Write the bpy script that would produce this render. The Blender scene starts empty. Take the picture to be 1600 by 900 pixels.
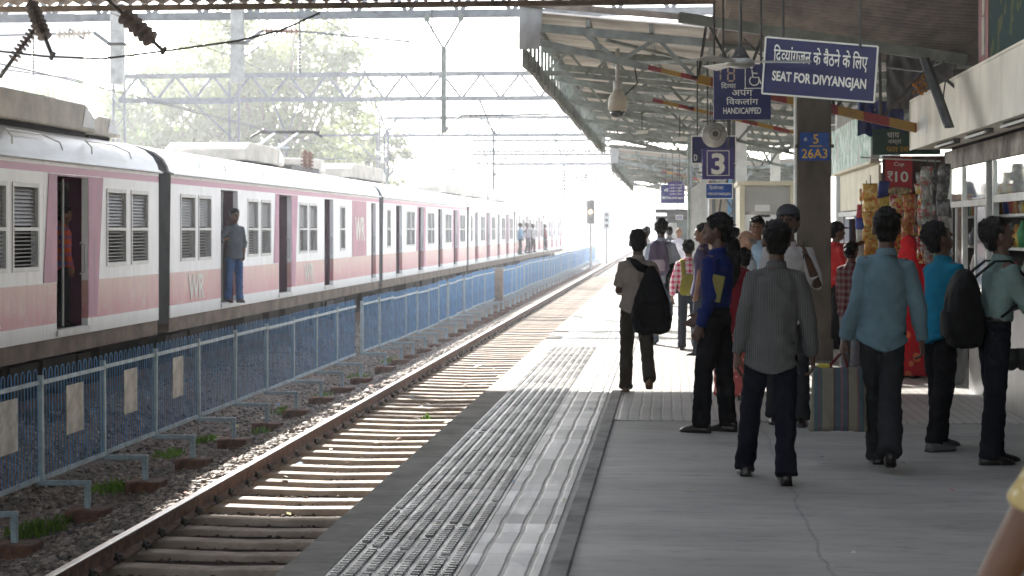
import bpy, bmesh, math, random
import numpy as np
from mathutils import Vector, Matrix, noise as mn
R = math.radians
random.seed(7); rng = np.random.default_rng(7)
sc = bpy.context.scene
COL = sc.collection

# ------------------------------------------------------------------ camera, light, exposure
F, YAW, CAMZ, HOR = 2750.0, math.atan(247/2750), 1.62, 358.0
cy_, sy_ = math.cos(YAW), math.sin(YAW)
cam = bpy.data.cameras.new('camera'); camo = bpy.data.objects.new('camera', cam); COL.objects.link(camo)
camo.location = (0, 0, CAMZ); camo.rotation_euler = (R(90), 0, YAW)
cam.sensor_width = 36; cam.lens = F/1600*36; cam.shift_y = -(450-HOR)/1600
cam.clip_start = 0.1; cam.clip_end = 6000
cam.dof.use_dof = True; cam.dof.focus_distance = 13.5; cam.dof.aperture_fstop = 5.6
sc.camera = camo

SUN_EL, SUN_AZ = R(26), R(25)            # azimuth measured to the left of the track direction
w = bpy.data.worlds.new('World'); sc.world = w; w.use_nodes = True
nt = w.node_tree; bg = nt.nodes['Background']
sky = nt.nodes.new('ShaderNodeTexSky'); sky.sky_type = 'NISHITA'; sky.sun_disc = False
sky.sun_elevation = SUN_EL; sky.sun_rotation = -SUN_AZ
sky.air_density = 1.0; sky.dust_density = 0.8; sky.ozone_density = 1.0
hs_ = nt.nodes.new('ShaderNodeHueSaturation'); hs_.inputs['Saturation'].default_value = .45
nt.links.new(sky.outputs[0], hs_.inputs['Color']); nt.links.new(hs_.outputs[0], bg.inputs[0]); bg.inputs[1].default_value = 0.15
sl = bpy.data.lights.new('sun', 'SUN'); so = bpy.data.objects.new('sun', sl); COL.objects.link(so)
sl.energy = 5.0; sl.angle = R(0.6); sl.color = (1, .96, .90)
sdir = Vector((-math.sin(SUN_AZ)*math.cos(SUN_EL), math.cos(SUN_AZ)*math.cos(SUN_EL), math.sin(SUN_EL)))
so.rotation_euler = sdir.to_track_quat('Z', 'Y').to_euler(); so.location = (-20, 60, 40)
vs = sc.view_settings; vs.view_transform = 'Standard'; vs.look = 'None'; vs.gamma = 1; vs.exposure = 2.05
sc.render.engine = 'CYCLES'
cy = sc.cycles; cy.use_denoising = True; cy.max_bounces = 7; cy.diffuse_bounces = 4; cy.glossy_bounces = 3
cy.transparent_max_bounces = 12; cy.volume_bounces = 1; cy.sample_clamp_indirect = 6

# ------------------------------------------------------------------ helpers
def at(u, v, D):
    L = (u-800)/F*D
    return Vector((L*cy_-D*sy_, L*sy_+D*cy_, CAMZ+(HOR-v)*D/F))
def ground_at(u, D, z=0.0):
    p = at(u, 0, D); p.z = z; return p

ORG = {}
def tag(o, label=None, cat=None, group=None, kind=None):
    if label: o['label'] = label
    if cat: o['category'] = cat
    if group: o['group'] = group
    if kind: o['kind'] = kind
    return o
def thing(name, loc, label, cat, group=None, rz=0):
    o = bpy.data.objects.new(name, None); COL.objects.link(o); o.location = loc; o.rotation_euler = (0, 0, rz)
    o.empty_display_size = .2
    ORG[o.name] = Vector(loc)
    return tag(o, label, cat, group)
def root_of(o):
    while o.parent: o = o.parent
    return o
def copy_tree(o, parent=None):
    c = o.copy(); COL.objects.link(c)
    if parent is not None: c.parent = parent
    for ch in list(o.children): copy_tree(ch, c)
    return c

class G:
    def __init__(s): s.v = []; s.f = []
    def add(s, vs_, fs):
        n = len(s.v); s.v += [tuple(p) for p in vs_]; s.f += [tuple(i+n for i in q) for q in fs]; return s
    def box(s, c, d, m=None):
        x, y, z = [k/2 for k in d]
        vv = [Vector(p) for p in ((-x,-y,-z),(x,-y,-z),(x,y,-z),(-x,y,-z),(-x,-y,z),(x,-y,z),(x,y,z),(-x,y,z))]
        if m is not None: vv = [m @ p for p in vv]
        c = Vector(c)
        return s.add([p+c for p in vv], [(0,3,2,1),(4,5,6,7),(0,1,5,4),(1,2,6,5),(2,3,7,6),(3,0,4,7)])
    def box2(s, a, b):
        return s.box([(a[i]+b[i])/2 for i in range(3)], [abs(b[i]-a[i]) for i in range(3)])
    def bar(s, p, q, w, h, up=(0,0,1)):
        p, q = Vector(p), Vector(q); d = (q-p); L = d.length; d.normalize()
        up = Vector(up)
        if abs(d.dot(up)) > .98: up = Vector((0,1,0))
        x = d.cross(up).normalized(); z = x.cross(d).normalized()
        m = Matrix((x, d, z)).transposed()
        return s.box((p+q)/2, (w, L, h), m)
    def tube(s, pts, r, n=8, r2=None, side=None, cap=True, rnd=False):
        pts = [Vector(p) for p in pts]; k = len(pts)
        r = [r]*k if not hasattr(r, '__len__') else list(r)
        r2 = r if r2 is None else ([r2]*k if not hasattr(r2, '__len__') else list(r2))
        if rnd:   # rounded ends
            d0 = (pts[0]-pts[1]).normalized(); d1 = (pts[-1]-pts[-2]).normalized()
            e0 = [(pts[0]+d0*min(r[0],r2[0])*a, b) for a, b in ((.97,.25),(.7,.71))]
            e1 = [(pts[-1]+d1*min(r[-1],r2[-1])*a, b) for a, b in ((.7,.71),(.97,.25))]
            ra = [r[0]*b for _, b in e0]+r+[r[-1]*b for _, b in e1]
            rb = [r2[0]*b for _, b in e0]+r2+[r2[-1]*b for _, b in e1]
            pts = [p for p, _ in e0]+pts+[p for p, _ in e1]; r, r2 = ra, rb; k = len(pts)
        ref = Vector(side) if side is not None else None
        rings = []; px = None
        for i in range(k):
            t = pts[min(i+1, k-1)]-pts[max(i-1, 0)]
            if t.length < 1e-9: t = Vector((0,0,1))
            t.normalize()
            a = ref if ref is not None else (px if px is not None else (Vector((1,0,0)) if abs(t.x) < .9 else Vector((0,1,0))))
            x = a - t*a.dot(t)
            if x.length < 1e-4: x = t.orthogonal()
            x.normalize(); px = x; y = t.cross(x)
            rings.append([pts[i]+x*(r[i]*math.cos(2*math.pi*j/n))+y*(r2[i]*math.sin(2*math.pi*j/n)) for j in range(n)])
        return s.loft(rings, cap)
    def loft(s, rings, cap=True, closed=True):
        n = len(rings[0]); vv = [p for q in rings for p in q]; ff = []
        for i in range(len(rings)-1):
            for j in range(n if closed else n-1):
                a = i*n+j; b = i*n+(j+1) % n
                ff.append((a, b, b+n, a+n))
        if cap and closed:
            ff.append(tuple(range(n-1, -1, -1))); ff.append(tuple((len(rings)-1)*n+j for j in range(n)))
        return s.add(vv, ff)
    def ell(s, c, r, n=14, m=8, rot=None):
        c = Vector(c); rings = []
        for i in range(m+1):
            t = math.pi*(i+.02)/(m+.04)
            ring = []
            for j in range(n):
                a = 2*math.pi*j/n
                p = Vector((r[0]*math.sin(t)*math.cos(a), r[1]*math.sin(t)*math.sin(a), -r[2]*math.cos(t)))
                if rot is not None: p = rot @ p
                ring.append(c+p)
            rings.append(ring)
        return s.loft(rings)
    def prism(s, poly, off):           # poly: list of 3D points, off: extrusion vector
        n = len(poly); poly = [Vector(p) for p in poly]; off = Vector(off)
        return s.add(poly+[p+off for p in poly], [tuple(range(n-1, -1, -1)), tuple(range(n, 2*n))]+[(i, (i+1) % n, (i+1) % n+n, i+n) for i in range(n)])
    def build(s, name, mat, parent=None, world=True, smooth=False, bevel=0, loc=None):
        me = bpy.data.meshes.new(name)
        o_ = Vector((0,0,0))
        if parent is not None and world: o_ = ORG[root_of(parent).name]
        if loc is not None: o_ = Vector(loc)
        me.from_pydata([(p[0]-o_.x, p[1]-o_.y, p[2]-o_.z) for p in s.v], [], s.f)
        if smooth: me.polygons.foreach_set('use_smooth', [True]*len(me.polygons))
        if mat: me.materials.append(mat)
        me.validate(); me.update()
        return link(name, me, parent, bevel, loc)
def link(name, me, parent=None, bevel=0, loc=None):
    o = bpy.data.objects.new(name, me); COL.objects.link(o)
    if parent is not None: o.parent = parent
    if loc is not None: o.location = loc
    if bevel:
        b = o.modifiers.new('bevel', 'BEVEL'); b.width = bevel; b.segments = 2; b.limit_method = 'ANGLE'
    return o
def np_mesh(name, V, Fc, mat, parent=None, smooth=False):      # V (n,3), Fc (m,k) same k
    me = bpy.data.meshes.new(name); k = Fc.shape[1]
    me.vertices.add(len(V)); me.vertices.foreach_set('co', np.ascontiguousarray(V, dtype=np.float32).ravel())
    me.loops.add(Fc.size); me.loops.foreach_set('vertex_index', np.ascontiguousarray(Fc, dtype=np.int32).ravel())
    me.polygons.add(len(Fc)); me.polygons.foreach_set('loop_start', np.arange(0, Fc.size, k, dtype=np.int32))
    if smooth: me.polygons.foreach_set('use_smooth', [True]*len(Fc))
    me.update(calc_edges=True); me.materials.append(mat)
    return link(name, me, parent)

# ------------------------------------------------------------------ materials
def mat(name, col, rough=.75, metal=0, var=.18, scale=6, bump=0, bscale=None, col2=None, spec=.4, stretch=(1,1,1), detail=5, trans=None, mixpos=(.35,.7)):
    m = bpy.data.materials.new(name); m.use_nodes = True; t = m.node_tree; P = t.nodes['Principled BSDF']
    P.inputs['Roughness'].default_value = rough; P.inputs['Metallic'].default_value = metal
    P.inputs['Specular IOR Level'].default_value = spec
    tc = t.nodes.new('ShaderNodeTexCoord'); mp = t.nodes.new('ShaderNodeMapping'); mp.inputs['Scale'].default_value = stretch
    t.links.new(tc.outputs['Object'], mp.inputs[0])
    nz = t.nodes.new('ShaderNodeTexNoise'); nz.inputs['Scale'].default_value = scale; nz.inputs['Detail'].default_value = detail
    nz.inputs['Roughness'].default_value = .62
    t.links.new(mp.outputs[0], nz.inputs['Vector'])
    rp = t.nodes.new('ShaderNodeValToRGB'); rp.color_ramp.elements[0].position = mixpos[0]; rp.color_ramp.elements[1].position = mixpos[1]
    if col2 is None: a = tuple(max(0, c*(1-var*1.6)) for c in col); b = tuple(min(1, c*(1+var*.7)) for c in col)
    else: a, b = col2, col
    rp.color_ramp.elements[0].color = (*a, 1); rp.color_ramp.elements[1].color = (*b, 1)
    t.links.new(nz.outputs['Fac'], rp.inputs[0]); t.links.new(rp.outputs[0], P.inputs['Base Color'])
    if bump:
        n2 = t.nodes.new('ShaderNodeTexNoise'); n2.inputs['Scale'].default_value = bscale or scale*4; n2.inputs['Detail'].default_value = 4
        t.links.new(mp.outputs[0], n2.inputs['Vector'])
        bp = t.nodes.new('ShaderNodeBump'); bp.inputs['Strength'].default_value = min(1, bump); bp.inputs['Distance'].default_value = .01
        t.links.new(n2.outputs['Fac'], bp.inputs['Height']); t.links.new(bp.outputs[0], P.inputs['Normal'])
    if trans:
        tr = t.nodes.new('ShaderNodeBsdfTranslucent'); tr.inputs[0].default_value = (*trans, 1)
        mx = t.nodes.new('ShaderNodeMixShader'); mx.inputs[0].default_value = .4
        t.links.new(P.outputs[0], mx.inputs[1]); t.links.new(tr.outputs[0], mx.inputs[2])
        t.links.new(mx.outputs[0], t.nodes['Material Output'].inputs[0])
    return m
def nodes_of(m): return m.node_tree, m.node_tree.nodes['Principled BSDF']
def math_n(t, op, a, b=None, c=None):
    n = t.nodes.new('ShaderNodeMath'); n.operation = op
    for i, x in enumerate((a, b, c)):
        if x is None: continue
        if isinstance(x, (int, float)): n.inputs[i].default_value = x
        else: t.links.new(x, n.inputs[i])
    return n.outputs[0]
def mix_c(t, fac, a, b, blend='MIX'):
    n = t.nodes.new('ShaderNodeMix'); n.data_type = 'RGBA'; n.blend_type = blend
    for i, x in ((0, fac), (6, a), (7, b)):
        if isinstance(x, (int, float)): n.inputs[i].default_value = x
        elif isinstance(x, tuple): n.inputs[i].default_value = (*x, 1) if len(x) == 3 else x
        else: t.links.new(x, n.inputs[i])
    return n.outputs[2]
def tex_n(t, kind, vec, **kw):
    n = t.nodes.new(kind)
    if vec is not None: t.links.new(vec, n.inputs['Vector'])
    for k, v in kw.items():
        if k in n.inputs: n.inputs[k].default_value = v
        else: setattr(n, k, v)
    return n
def smooth_step(t, x, a, b):
    n = t.nodes.new('ShaderNodeMapRange'); n.clamp = True
    t.links.new(x, n.inputs[0]); n.inputs[1].default_value = a; n.inputs[2].default_value = b
    return n.outputs[0]
def bump_n(t, P, h, strength=.5, dist=.01):
    bp = t.nodes.new('ShaderNodeBump'); bp.inputs['Strength'].default_value = strength; bp.inputs['Distance'].default_value = dist
    t.links.new(h, bp.inputs['Height']); t.links.new(bp.outputs[0], P.inputs['Normal'])
def emat(name, col, e):
    m = bpy.data.materials.new(name); m.use_nodes = True; P = m.node_tree.nodes['Principled BSDF']
    P.inputs['Base Color'].default_value = (*col, 1); P.inputs['Emission Color'].default_value = (*col, 1); P.inputs['Emission Strength'].default_value = e
    return m

M = {}
M['steel'] = mat('galvanised_steel', (.36,.38,.38), .5, .3, .2, 5)
M['grey_paint'] = mat('grey_green_paint', (.21,.225,.20), .55, 0, .25, 4)
M['pale_green'] = mat('pale_green_paint', (.27,.30,.265), .55, 0, .25, 4)
M['dark_steel'] = mat('dark_steel', (.06,.055,.05), .6, .2, .3, 6)
M['rust'] = mat('rusty_rail', (.19,.105,.07), .75, .1, .35, 9, .3)
M['railhead'] = mat('polished_railhead', (.30,.275,.26), .38, .8, .1, 5)
M['concrete'] = mat('concrete', (.30,.285,.26), .85, 0, .25, 4, .3, 40)
M['pillar'] = mat('grimy_concrete', (.105,.088,.07), .8, 0, .3, 3, .3, 30, stretch=(1,1,.35))
M['white'] = mat('white_paint', (.75,.75,.73), .5, 0, .1, 3)
M['cream'] = mat('cream_panel', (.68,.62,.46), .55, 0, .12, 2)
M['kiosk_white'] = mat('dirty_white_panel', (.74,.70,.60), .5, 0, .16, 1.6, stretch=(1,1,.5))
M['black'] = mat('black_matte', (.012,.012,.013), .7, 0, .2, 6)
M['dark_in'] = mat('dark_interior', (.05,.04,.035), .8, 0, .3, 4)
M['brown_sheet'] = mat('brown_roof_sheet', (.20,.155,.12), .7, 0, .35, 2.5, stretch=(1,.25,1))
M['sheet'] = mat('dusty_roof_sheet', (.80,.75,.68), .65, 0, .3, 1.6, stretch=(.3,1,1))
M['valance'] = mat('weathered_valance', (.36,.35,.33), .65, 0, .3, 2, stretch=(1,1,.4))
M['brick'] = mat('brick_block', (.20,.105,.072), .9, 0, .4, 8, .5, 40)
M['fence_blue'] = mat('blue_fence_paint', (.12,.32,.60), .5, 0, .3, 5)
M['fence_post'] = mat('pale_blue_post_paint', (.40,.52,.58), .55, 0, .25, 5)
M['plate'] = mat('weathered_plate', (.55,.53,.48), .6, 0, .25, 5)
M['sign_navy'] = mat('navy_sign', (.012,.014,.095), .45, 0, .15, 4)
M['sign_white'] = mat('sign_lettering', (.78,.76,.68), .5, 0, .05, 4)
M['sign_purple'] = mat('purple_blue_sign', (.05,.035,.19), .45, 0, .15, 4)
M['sign_blue'] = mat('bright_blue_sign', (.012,.075,.34), .5, 0, .3, 7)
M['yellow'] = mat('yellow_lettering', (.70,.42,.03), .55, 0, .15, 8)
M['red'] = mat('red_poster', (.50,.02,.03), .45, 0, .2, 4)
M['green_board'] = mat('dark_green_board', (.015,.06,.035), .5, 0, .3, 5)
M['maroon'] = mat('maroon_door', (.06,.007,.03), .5, 0, .2, 3)
M['glass'] = mat('window_glass', (.35,.38,.38), .08, 0, .1, 3, spec=.8)
M['insul'] = mat('grey_ceramic', (.42,.38,.33), .35, 0, .15, 5)
M['insul_dark'] = mat('dark_ceramic', (.06,.045,.04), .4, 0, .15, 5)
M['insul_brown'] = mat('brown_ceramic', (.20,.10,.07), .35, 0, .15, 5)
M['wire'] = mat('wire', (.05,.05,.05), .5, .3, .1, 4)
M['drop'] = mat('grey_post_paint', (.34,.34,.33), .7, 0, .2, 4)
M['tube'] = mat('lamp_tube', (.8,.8,.8), .3, 0, .03, 3)
M['fan'] = mat('fan_metal', (.42,.40,.36), .4, .2, .25, 6)

# ------------------------------------------------------------------ text
def text_mesh(body, size=1, bold=0.0, clip=None):
    c = bpy.data.curves.new('lettering', 'FONT'); c.body = body; c.size = size; c.offset = bold; c.resolution_u = 3
    o = bpy.data.objects.new('lettering', c); COL.objects.link(o)
    dg = bpy.context.evaluated_depsgraph_get(); dg.update()
    me = bpy.data.meshes.new_from_object(o.evaluated_get(dg))
    bpy.data.objects.remove(o); bpy.data.curves.remove(c)
    V = np.zeros(len(me.vertices)*3); me.vertices.foreach_get('co', V); V = V.reshape(-1, 3)
    fs = [tuple(p.vertices) for p in me.polygons]
    if clip is not None:
        bm = bmesh.new(); bm.from_mesh(me)
        x1 = V[:, 0].min()+(V[:, 0].max()-V[:, 0].min())*clip
        bmesh.ops.bisect_plane(bm, geom=bm.verts[:]+bm.edges[:]+bm.faces[:], plane_co=(x1,0,0), plane_no=(1,0,0), clear_outer=True)
        bm.verts.index_update(); V = np.array([v.co[:] for v in bm.verts]); fs = [tuple(v.index for v in f.verts) for f in bm.faces]; bm.free()
    bpy.data.meshes.remove(me)
    return V, fs
def text_line(segs, size=1, bold=0.0):     # segs: strings, or (string, clip) for a half form
    VV = []; FF = []; x = 0; n = 0
    for s in segs:
        b, cl = s if isinstance(s, tuple) else (s, None)
        V, fs = text_mesh(b, size, bold if '₹' not in b else 0, cl)
        V = V.copy(); V[:, 0] += x - V[:, 0].min() - (.012*size if VV else 0); x = V[:, 0].max()
        VV.append(V); FF += [tuple(i+n for i in f) for f in fs]; n += len(V)
    return np.vstack(VV), FF
def letter(name, segs, parent, mat_, center, xdir, width=None, height=None, bold=0.0, nrm_off=.004, up=(0,0,1), maxw=None):
    """lettering centred at a point, reading along xdir"""
    if isinstance(segs, str): segs = [segs]
    V, fs = text_line(segs, 1, bold)
    V[:, 0] -= (V[:, 0].min()+V[:, 0].max())/2; V[:, 1] -= (V[:, 1].min()+V[:, 1].max())/2
    sx = width/(V[:, 0].max()-V[:, 0].min()) if width else None
    syy = height/(V[:, 1].max()-V[:, 1].min()) if height else None
    sx = sx or syy; syy = syy or sx
    if maxw: sx = min(sx, maxw/(V[:, 0].max()-V[:, 0].min()))
    x = Vector(xdir).normalized(); z = Vector(up); n = x.cross(z).normalized(); z = n.cross(x)*1.0
    c = Vector(center)+n*nrm_off
    g = G(); g.add([c+x*(p[0]*sx)+z*(p[1]*syy) for p in V], fs)
    return g.build(name, mat_, parent)

# ================================================================== GROUND, TRACK BED, PLATFORM
RAIL_Z, XR1, XR2 = -.80, -4.32, -2.65
def ground_mat():
    m = mat('ballast_ground', (.17,.15,.135), .95, 0, .2, 6)
    t, P = nodes_of(m); tc = t.nodes.new('ShaderNodeTexCoord')
    v = tex_n(t, 'ShaderNodeTexVoronoi', tc.outputs['Object'], Scale=16.0)
    n = tex_n(t, 'ShaderNodeTexNoise', tc.outputs['Object'], Scale=.6, Detail=5.0)
    a = mix_c(t, smooth_step(t, n.outputs['Fac'], .42, .62), (.20,.175,.155), (.30,.235,.185))
    sep = t.nodes.new('ShaderNodeSeparateColor'); t.links.new(v.outputs['Color'], sep.inputs[0])
    b = mix_c(t, math_n(t, 'MULTIPLY', sep.outputs[0], .75), a, (.11,.098,.09))
    t.links.new(b, P.inputs['Base Color'])
    bump_n(t, P, v.outputs['Distance'], 1, .05)
    return m
GM = ground_mat()
prof = [(-2500,-1.3),(-60,-1.3),(-14,-1.25),(-11.8,-.95),(-7.9,-.95),(-7.3,-1.25),(-6.9,-1.36),(-5.7,-1.36),(-5.25,-1.10),(-4.8,-.985),(-4.5,-1.0),(-4.3,-1.15),(-2.3,-1.15),(-1.8,-1.1),(2500,-1.35)]
ys = [-30,0,8]+[10+k*1.2 for k in range(60)]+[90,120,160,250,500,1200,3000]
g = G(); rows = []
for y in ys:
    rows.append([(x, y, z+(0.035*mn.noise(Vector((x*1.3,y*.9,0))) if -14 < x < -2 and y < 90 else 0)) for x, z in prof])
g.loft(rows, False, False); tag(g.build('ground', GM, smooth=True), kind='structure')

tb = G(); tb.add([(XR1+.06,5,-1.035),(-1.82,5,-1.035),(-1.82,360,-1.035),(XR1+.06,360,-1.035)], [(0,1,2,3)])
tag(tb.build('track_bed', mat('soil_with_shade', (.085,.062,.048), .95, 0, .5, 3, .6, 30, col2=(.032,.025,.02))), kind='structure')  # raised sheet; its dark colour stands in for shade between the sleepers
# ballast stones on the shoulder and in the ditch
def stones(name, n, xr, yr, size, mat_, zf, bias=1.0, zfix=None):
    base = np.array([[-1,-1,-.6],[1,-1,-.7],[1,1,-.6],[-1,1,-.7],[-.7,-.8,.6],[.8,-.6,.7],[.6,.8,.5],[-.8,.7,.7]], float)*.5
    fc = np.array([[0,3,2,1],[4,5,6,7],[0,1,5,4],[1,2,6,5],[2,3,7,6],[3,0,4,7]])
    x = rng.uniform(*xr, n); y = yr[0]+(yr[1]-yr[0])*rng.random(n)**bias
    z = np.interp(x, [p[0] for p in prof], [p[1] for p in prof])+zf
    if zfix is not None: z = np.full(n, zfix)
    sc_ = rng.uniform(.55, 1.25, (n,1,1))*size
    pts = base[None]*(1+rng.uniform(-.35,.35,(n,8,3)))*sc_*np.array([1,1,.75])
    a = rng.uniform(0, 2*np.pi, n); b = rng.normal(0, .5, n)
    ca, sa, cb, sb = np.cos(a), np.sin(a), np.cos(b), np.sin(b)
    X = pts[..., 0]; Y = pts[..., 1]*cb[:, None]-pts[..., 2]*sb[:, None]; Z = pts[..., 1]*sb[:, None]+pts[..., 2]*cb[:, None]
    V = np.stack([X*ca[:, None]-Y*sa[:, None]+x[:, None], X*sa[:, None]+Y*ca[:, None]+y[:, None], Z+z[:, None]], -1).reshape(-1, 3)
    Fc = (fc[None]+8*np.arange(n)[:, None, None]).reshape(-1, 4)
    return np_mesh(name, V, Fc, mat_)
def stone_mat():
    m = mat('ballast_stone', (.16,.145,.135), .9); t, P = nodes_of(m)
    gi = t.nodes.new('ShaderNodeNewGeometry'); rp = t.nodes.new('ShaderNodeValToRGB')
    cr = rp.color_ramp; cr.elements[0].color = (.10,.088,.08,1); cr.elements[1].color = (.46,.39,.33,1)
    e = cr.elements.new(.55); e.color = (.25,.22,.20,1)
    t.links.new(gi.outputs['Random Per Island'], rp.inputs[0]); t.links.new(rp.outputs[0], P.inputs['Base Color'])
    return m
SM = stone_mat()
tag(stones('ballast_stones', 15000, (-5.9,-4.42), (12,50), .062, SM, .008, 1.4), 'loose grey brown ballast stones heaped along the rail', 'ballast', kind='stuff')
tag(stones('ballast_stones', 8000, (-8.6,-5.7), (13,48), .055, SM, .004, 1.4), 'dark ballast stones and rubble under and behind the blue fence', 'ballast', kind='stuff')
tag(stones('ballast_chips', 5000, (-4.27,-2.2), (9,34), .032, mat('dusty_chips', (.17,.125,.095), .95, 0, .3, 9), 0, 1.2, -1.028), 'small dusty brown chips between the sleepers', 'ballast', kind='stuff')

# weeds
def weeds():
    V = []; 
    spots = [(60,830,.34,260),(180,765,.30,160),(265,712,.25,90),(320,690,.2,60),(440,645,.2,60),(410,675,.2,50),(610,565,.35,90),(560,590,.3,60),(735,655,.08,14),(667,655,.08,10),(505,620,.2,40)]
    for u, v, r, n in spots:
        zg = -1.34 if u < 640 else -1.0
        D = F*(CAMZ-zg)/(v-HOR); c = ground_at(u, D, zg)
        for _ in range(n):
            a = random.uniform(0, 6.28); q = r*random.random()**.9; p = c+Vector((q*math.cos(a)*.8, q*math.sin(a)*1.6, 0))
            h = random.uniform(.03,.10); b = random.uniform(0, 6.28); wd = .008+random.random()*.012
            d = Vector((math.cos(b), math.sin(b), 0)); l = Vector((random.uniform(-.5,.5), random.uniform(-.5,.5), 1))*h
            V += [p-d*wd, p+d*wd, p+l+d*wd*.6, p+l-d*wd*.6]
    V = np.array([v[:] for v in V]); Fc = np.arange(len(V)).reshape(-1, 4)
    return np_mesh('weeds', V, Fc, mat('weed_leaf', (.085,.125,.03), .7, 0, .4, 9, trans=(.2,.4,.05)))
tag(weeds(), 'green weeds and grass tufts sprouting in the ballast by the fence', 'weeds', kind='stuff')

# platform body
def plat_mat():
    m = mat('platform_concrete', (.30,.28,.25), .7); t, P = nodes_of(m)
    tc = t.nodes.new('ShaderNodeTexCoord'); v = tc.outputs['Object']
    mp = t.nodes.new('ShaderNodeMapping'); mp.inputs['Scale'].default_value = (.5,1.6,1); t.links.new(v, mp.inputs[0])
    n1 = tex_n(t, 'ShaderNodeTexNoise', mp.outputs[0], Scale=1.1, Detail=6.0, Roughness=.6)
    n2 = tex_n(t, 'ShaderNodeTexNoise', mp.outputs[0], Scale=7.0, Detail=5.0, Roughness=.7)
    c = mix_c(t, smooth_step(t, n1.outputs['Fac'], .3, .7), (.225,.22,.20), (.365,.355,.325))
    c = mix_c(t, math_n(t, 'MULTIPLY', smooth_step(t, n2.outputs['Fac'], .52, .72), .45), c, (.15,.14,.125))
    # scuff flecks
    mp3 = t.nodes.new('ShaderNodeMapping'); mp3.inputs['Scale'].default_value = (3,14,1); mp3.inputs['Rotation'].default_value = (0,0,.2); t.links.new(v, mp3.inputs[0])
    n3 = tex_n(t, 'ShaderNodeTexNoise', mp3.outputs[0], Scale=1.0, Detail=3.0)
    c = mix_c(t, math_n(t, 'MULTIPLY', smooth_step(t, n3.outputs['Fac'], .67, .71), .6), c, (.07,.065,.06))
    # one wandering construction joint
    spx = t.nodes.new('ShaderNodeSeparateXYZ'); t.links.new(v, spx.inputs[0])
    n4 = tex_n(t, 'ShaderNodeTexNoise', v, Scale=1.5, Detail=5.0)
    jx = math_n(t, 'MULTIPLY_ADD', n4.outputs['Fac'], .16, spx.outputs[0])
    jd = math_n(t, 'ABSOLUTE', math_n(t, 'SUBTRACT', math_n(t, 'FRACT', math_n(t, 'DIVIDE', math_n(t, 'ADD', jx, 7.37), 2.4)), .417))
    ck = math_n(t, 'SUBTRACT', 1.0, smooth_step(t, jd, .001, .006))
    c = mix_c(t, math_n(t, 'MULTIPLY', ck, .38), c, (.12,.115,.105))
    jy = math_n(t, 'ABSOLUTE', math_n(t, 'SUBTRACT', math_n(t, 'FRACT', math_n(t, 'DIVIDE', math_n(t, 'MULTIPLY_ADD', n4.outputs['Fac'], .10, spx.outputs[1]), 3.2)), .43))
    c = mix_c(t, math_n(t, 'MULTIPLY', math_n(t, 'SUBTRACT', 1.0, smooth_step(t, jy, .0008, .003)), .4), c, (.11,.105,.095))
    sv = tex_n(t, 'ShaderNodeTexVoronoi', v, Scale=2.3); sd = math_n(t, 'SUBTRACT', 1.0, smooth_step(t, math_n(t, 'MULTIPLY_ADD', n2.outputs['Fac'], .06, sv.outputs['Distance']), .05, .085))
    c = mix_c(t, math_n(t, 'MULTIPLY', sd, .35), c, (.12,.10,.09))
    big = tex_n(t, 'ShaderNodeTexNoise', v, Scale=.45, Detail=3.0); c = mix_c(t, math_n(t, 'MULTIPLY', smooth_step(t, big.outputs['Fac'], .5, .56), .28), c, (.20,.195,.185))
    t.links.new(c, P.inputs['Base Color'])
    rr = math_n(t, 'MULTIPLY_ADD', n2.outputs['Fac'], .35, .42); t.links.new(rr, P.inputs['Roughness'])
    bump_n(t, P, math_n(t, 'MULTIPLY_ADD', n2.outputs['Fac'], .6, math_n(t, 'MULTIPLY', ck, -.8)), .35, .006)
    return m
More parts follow.
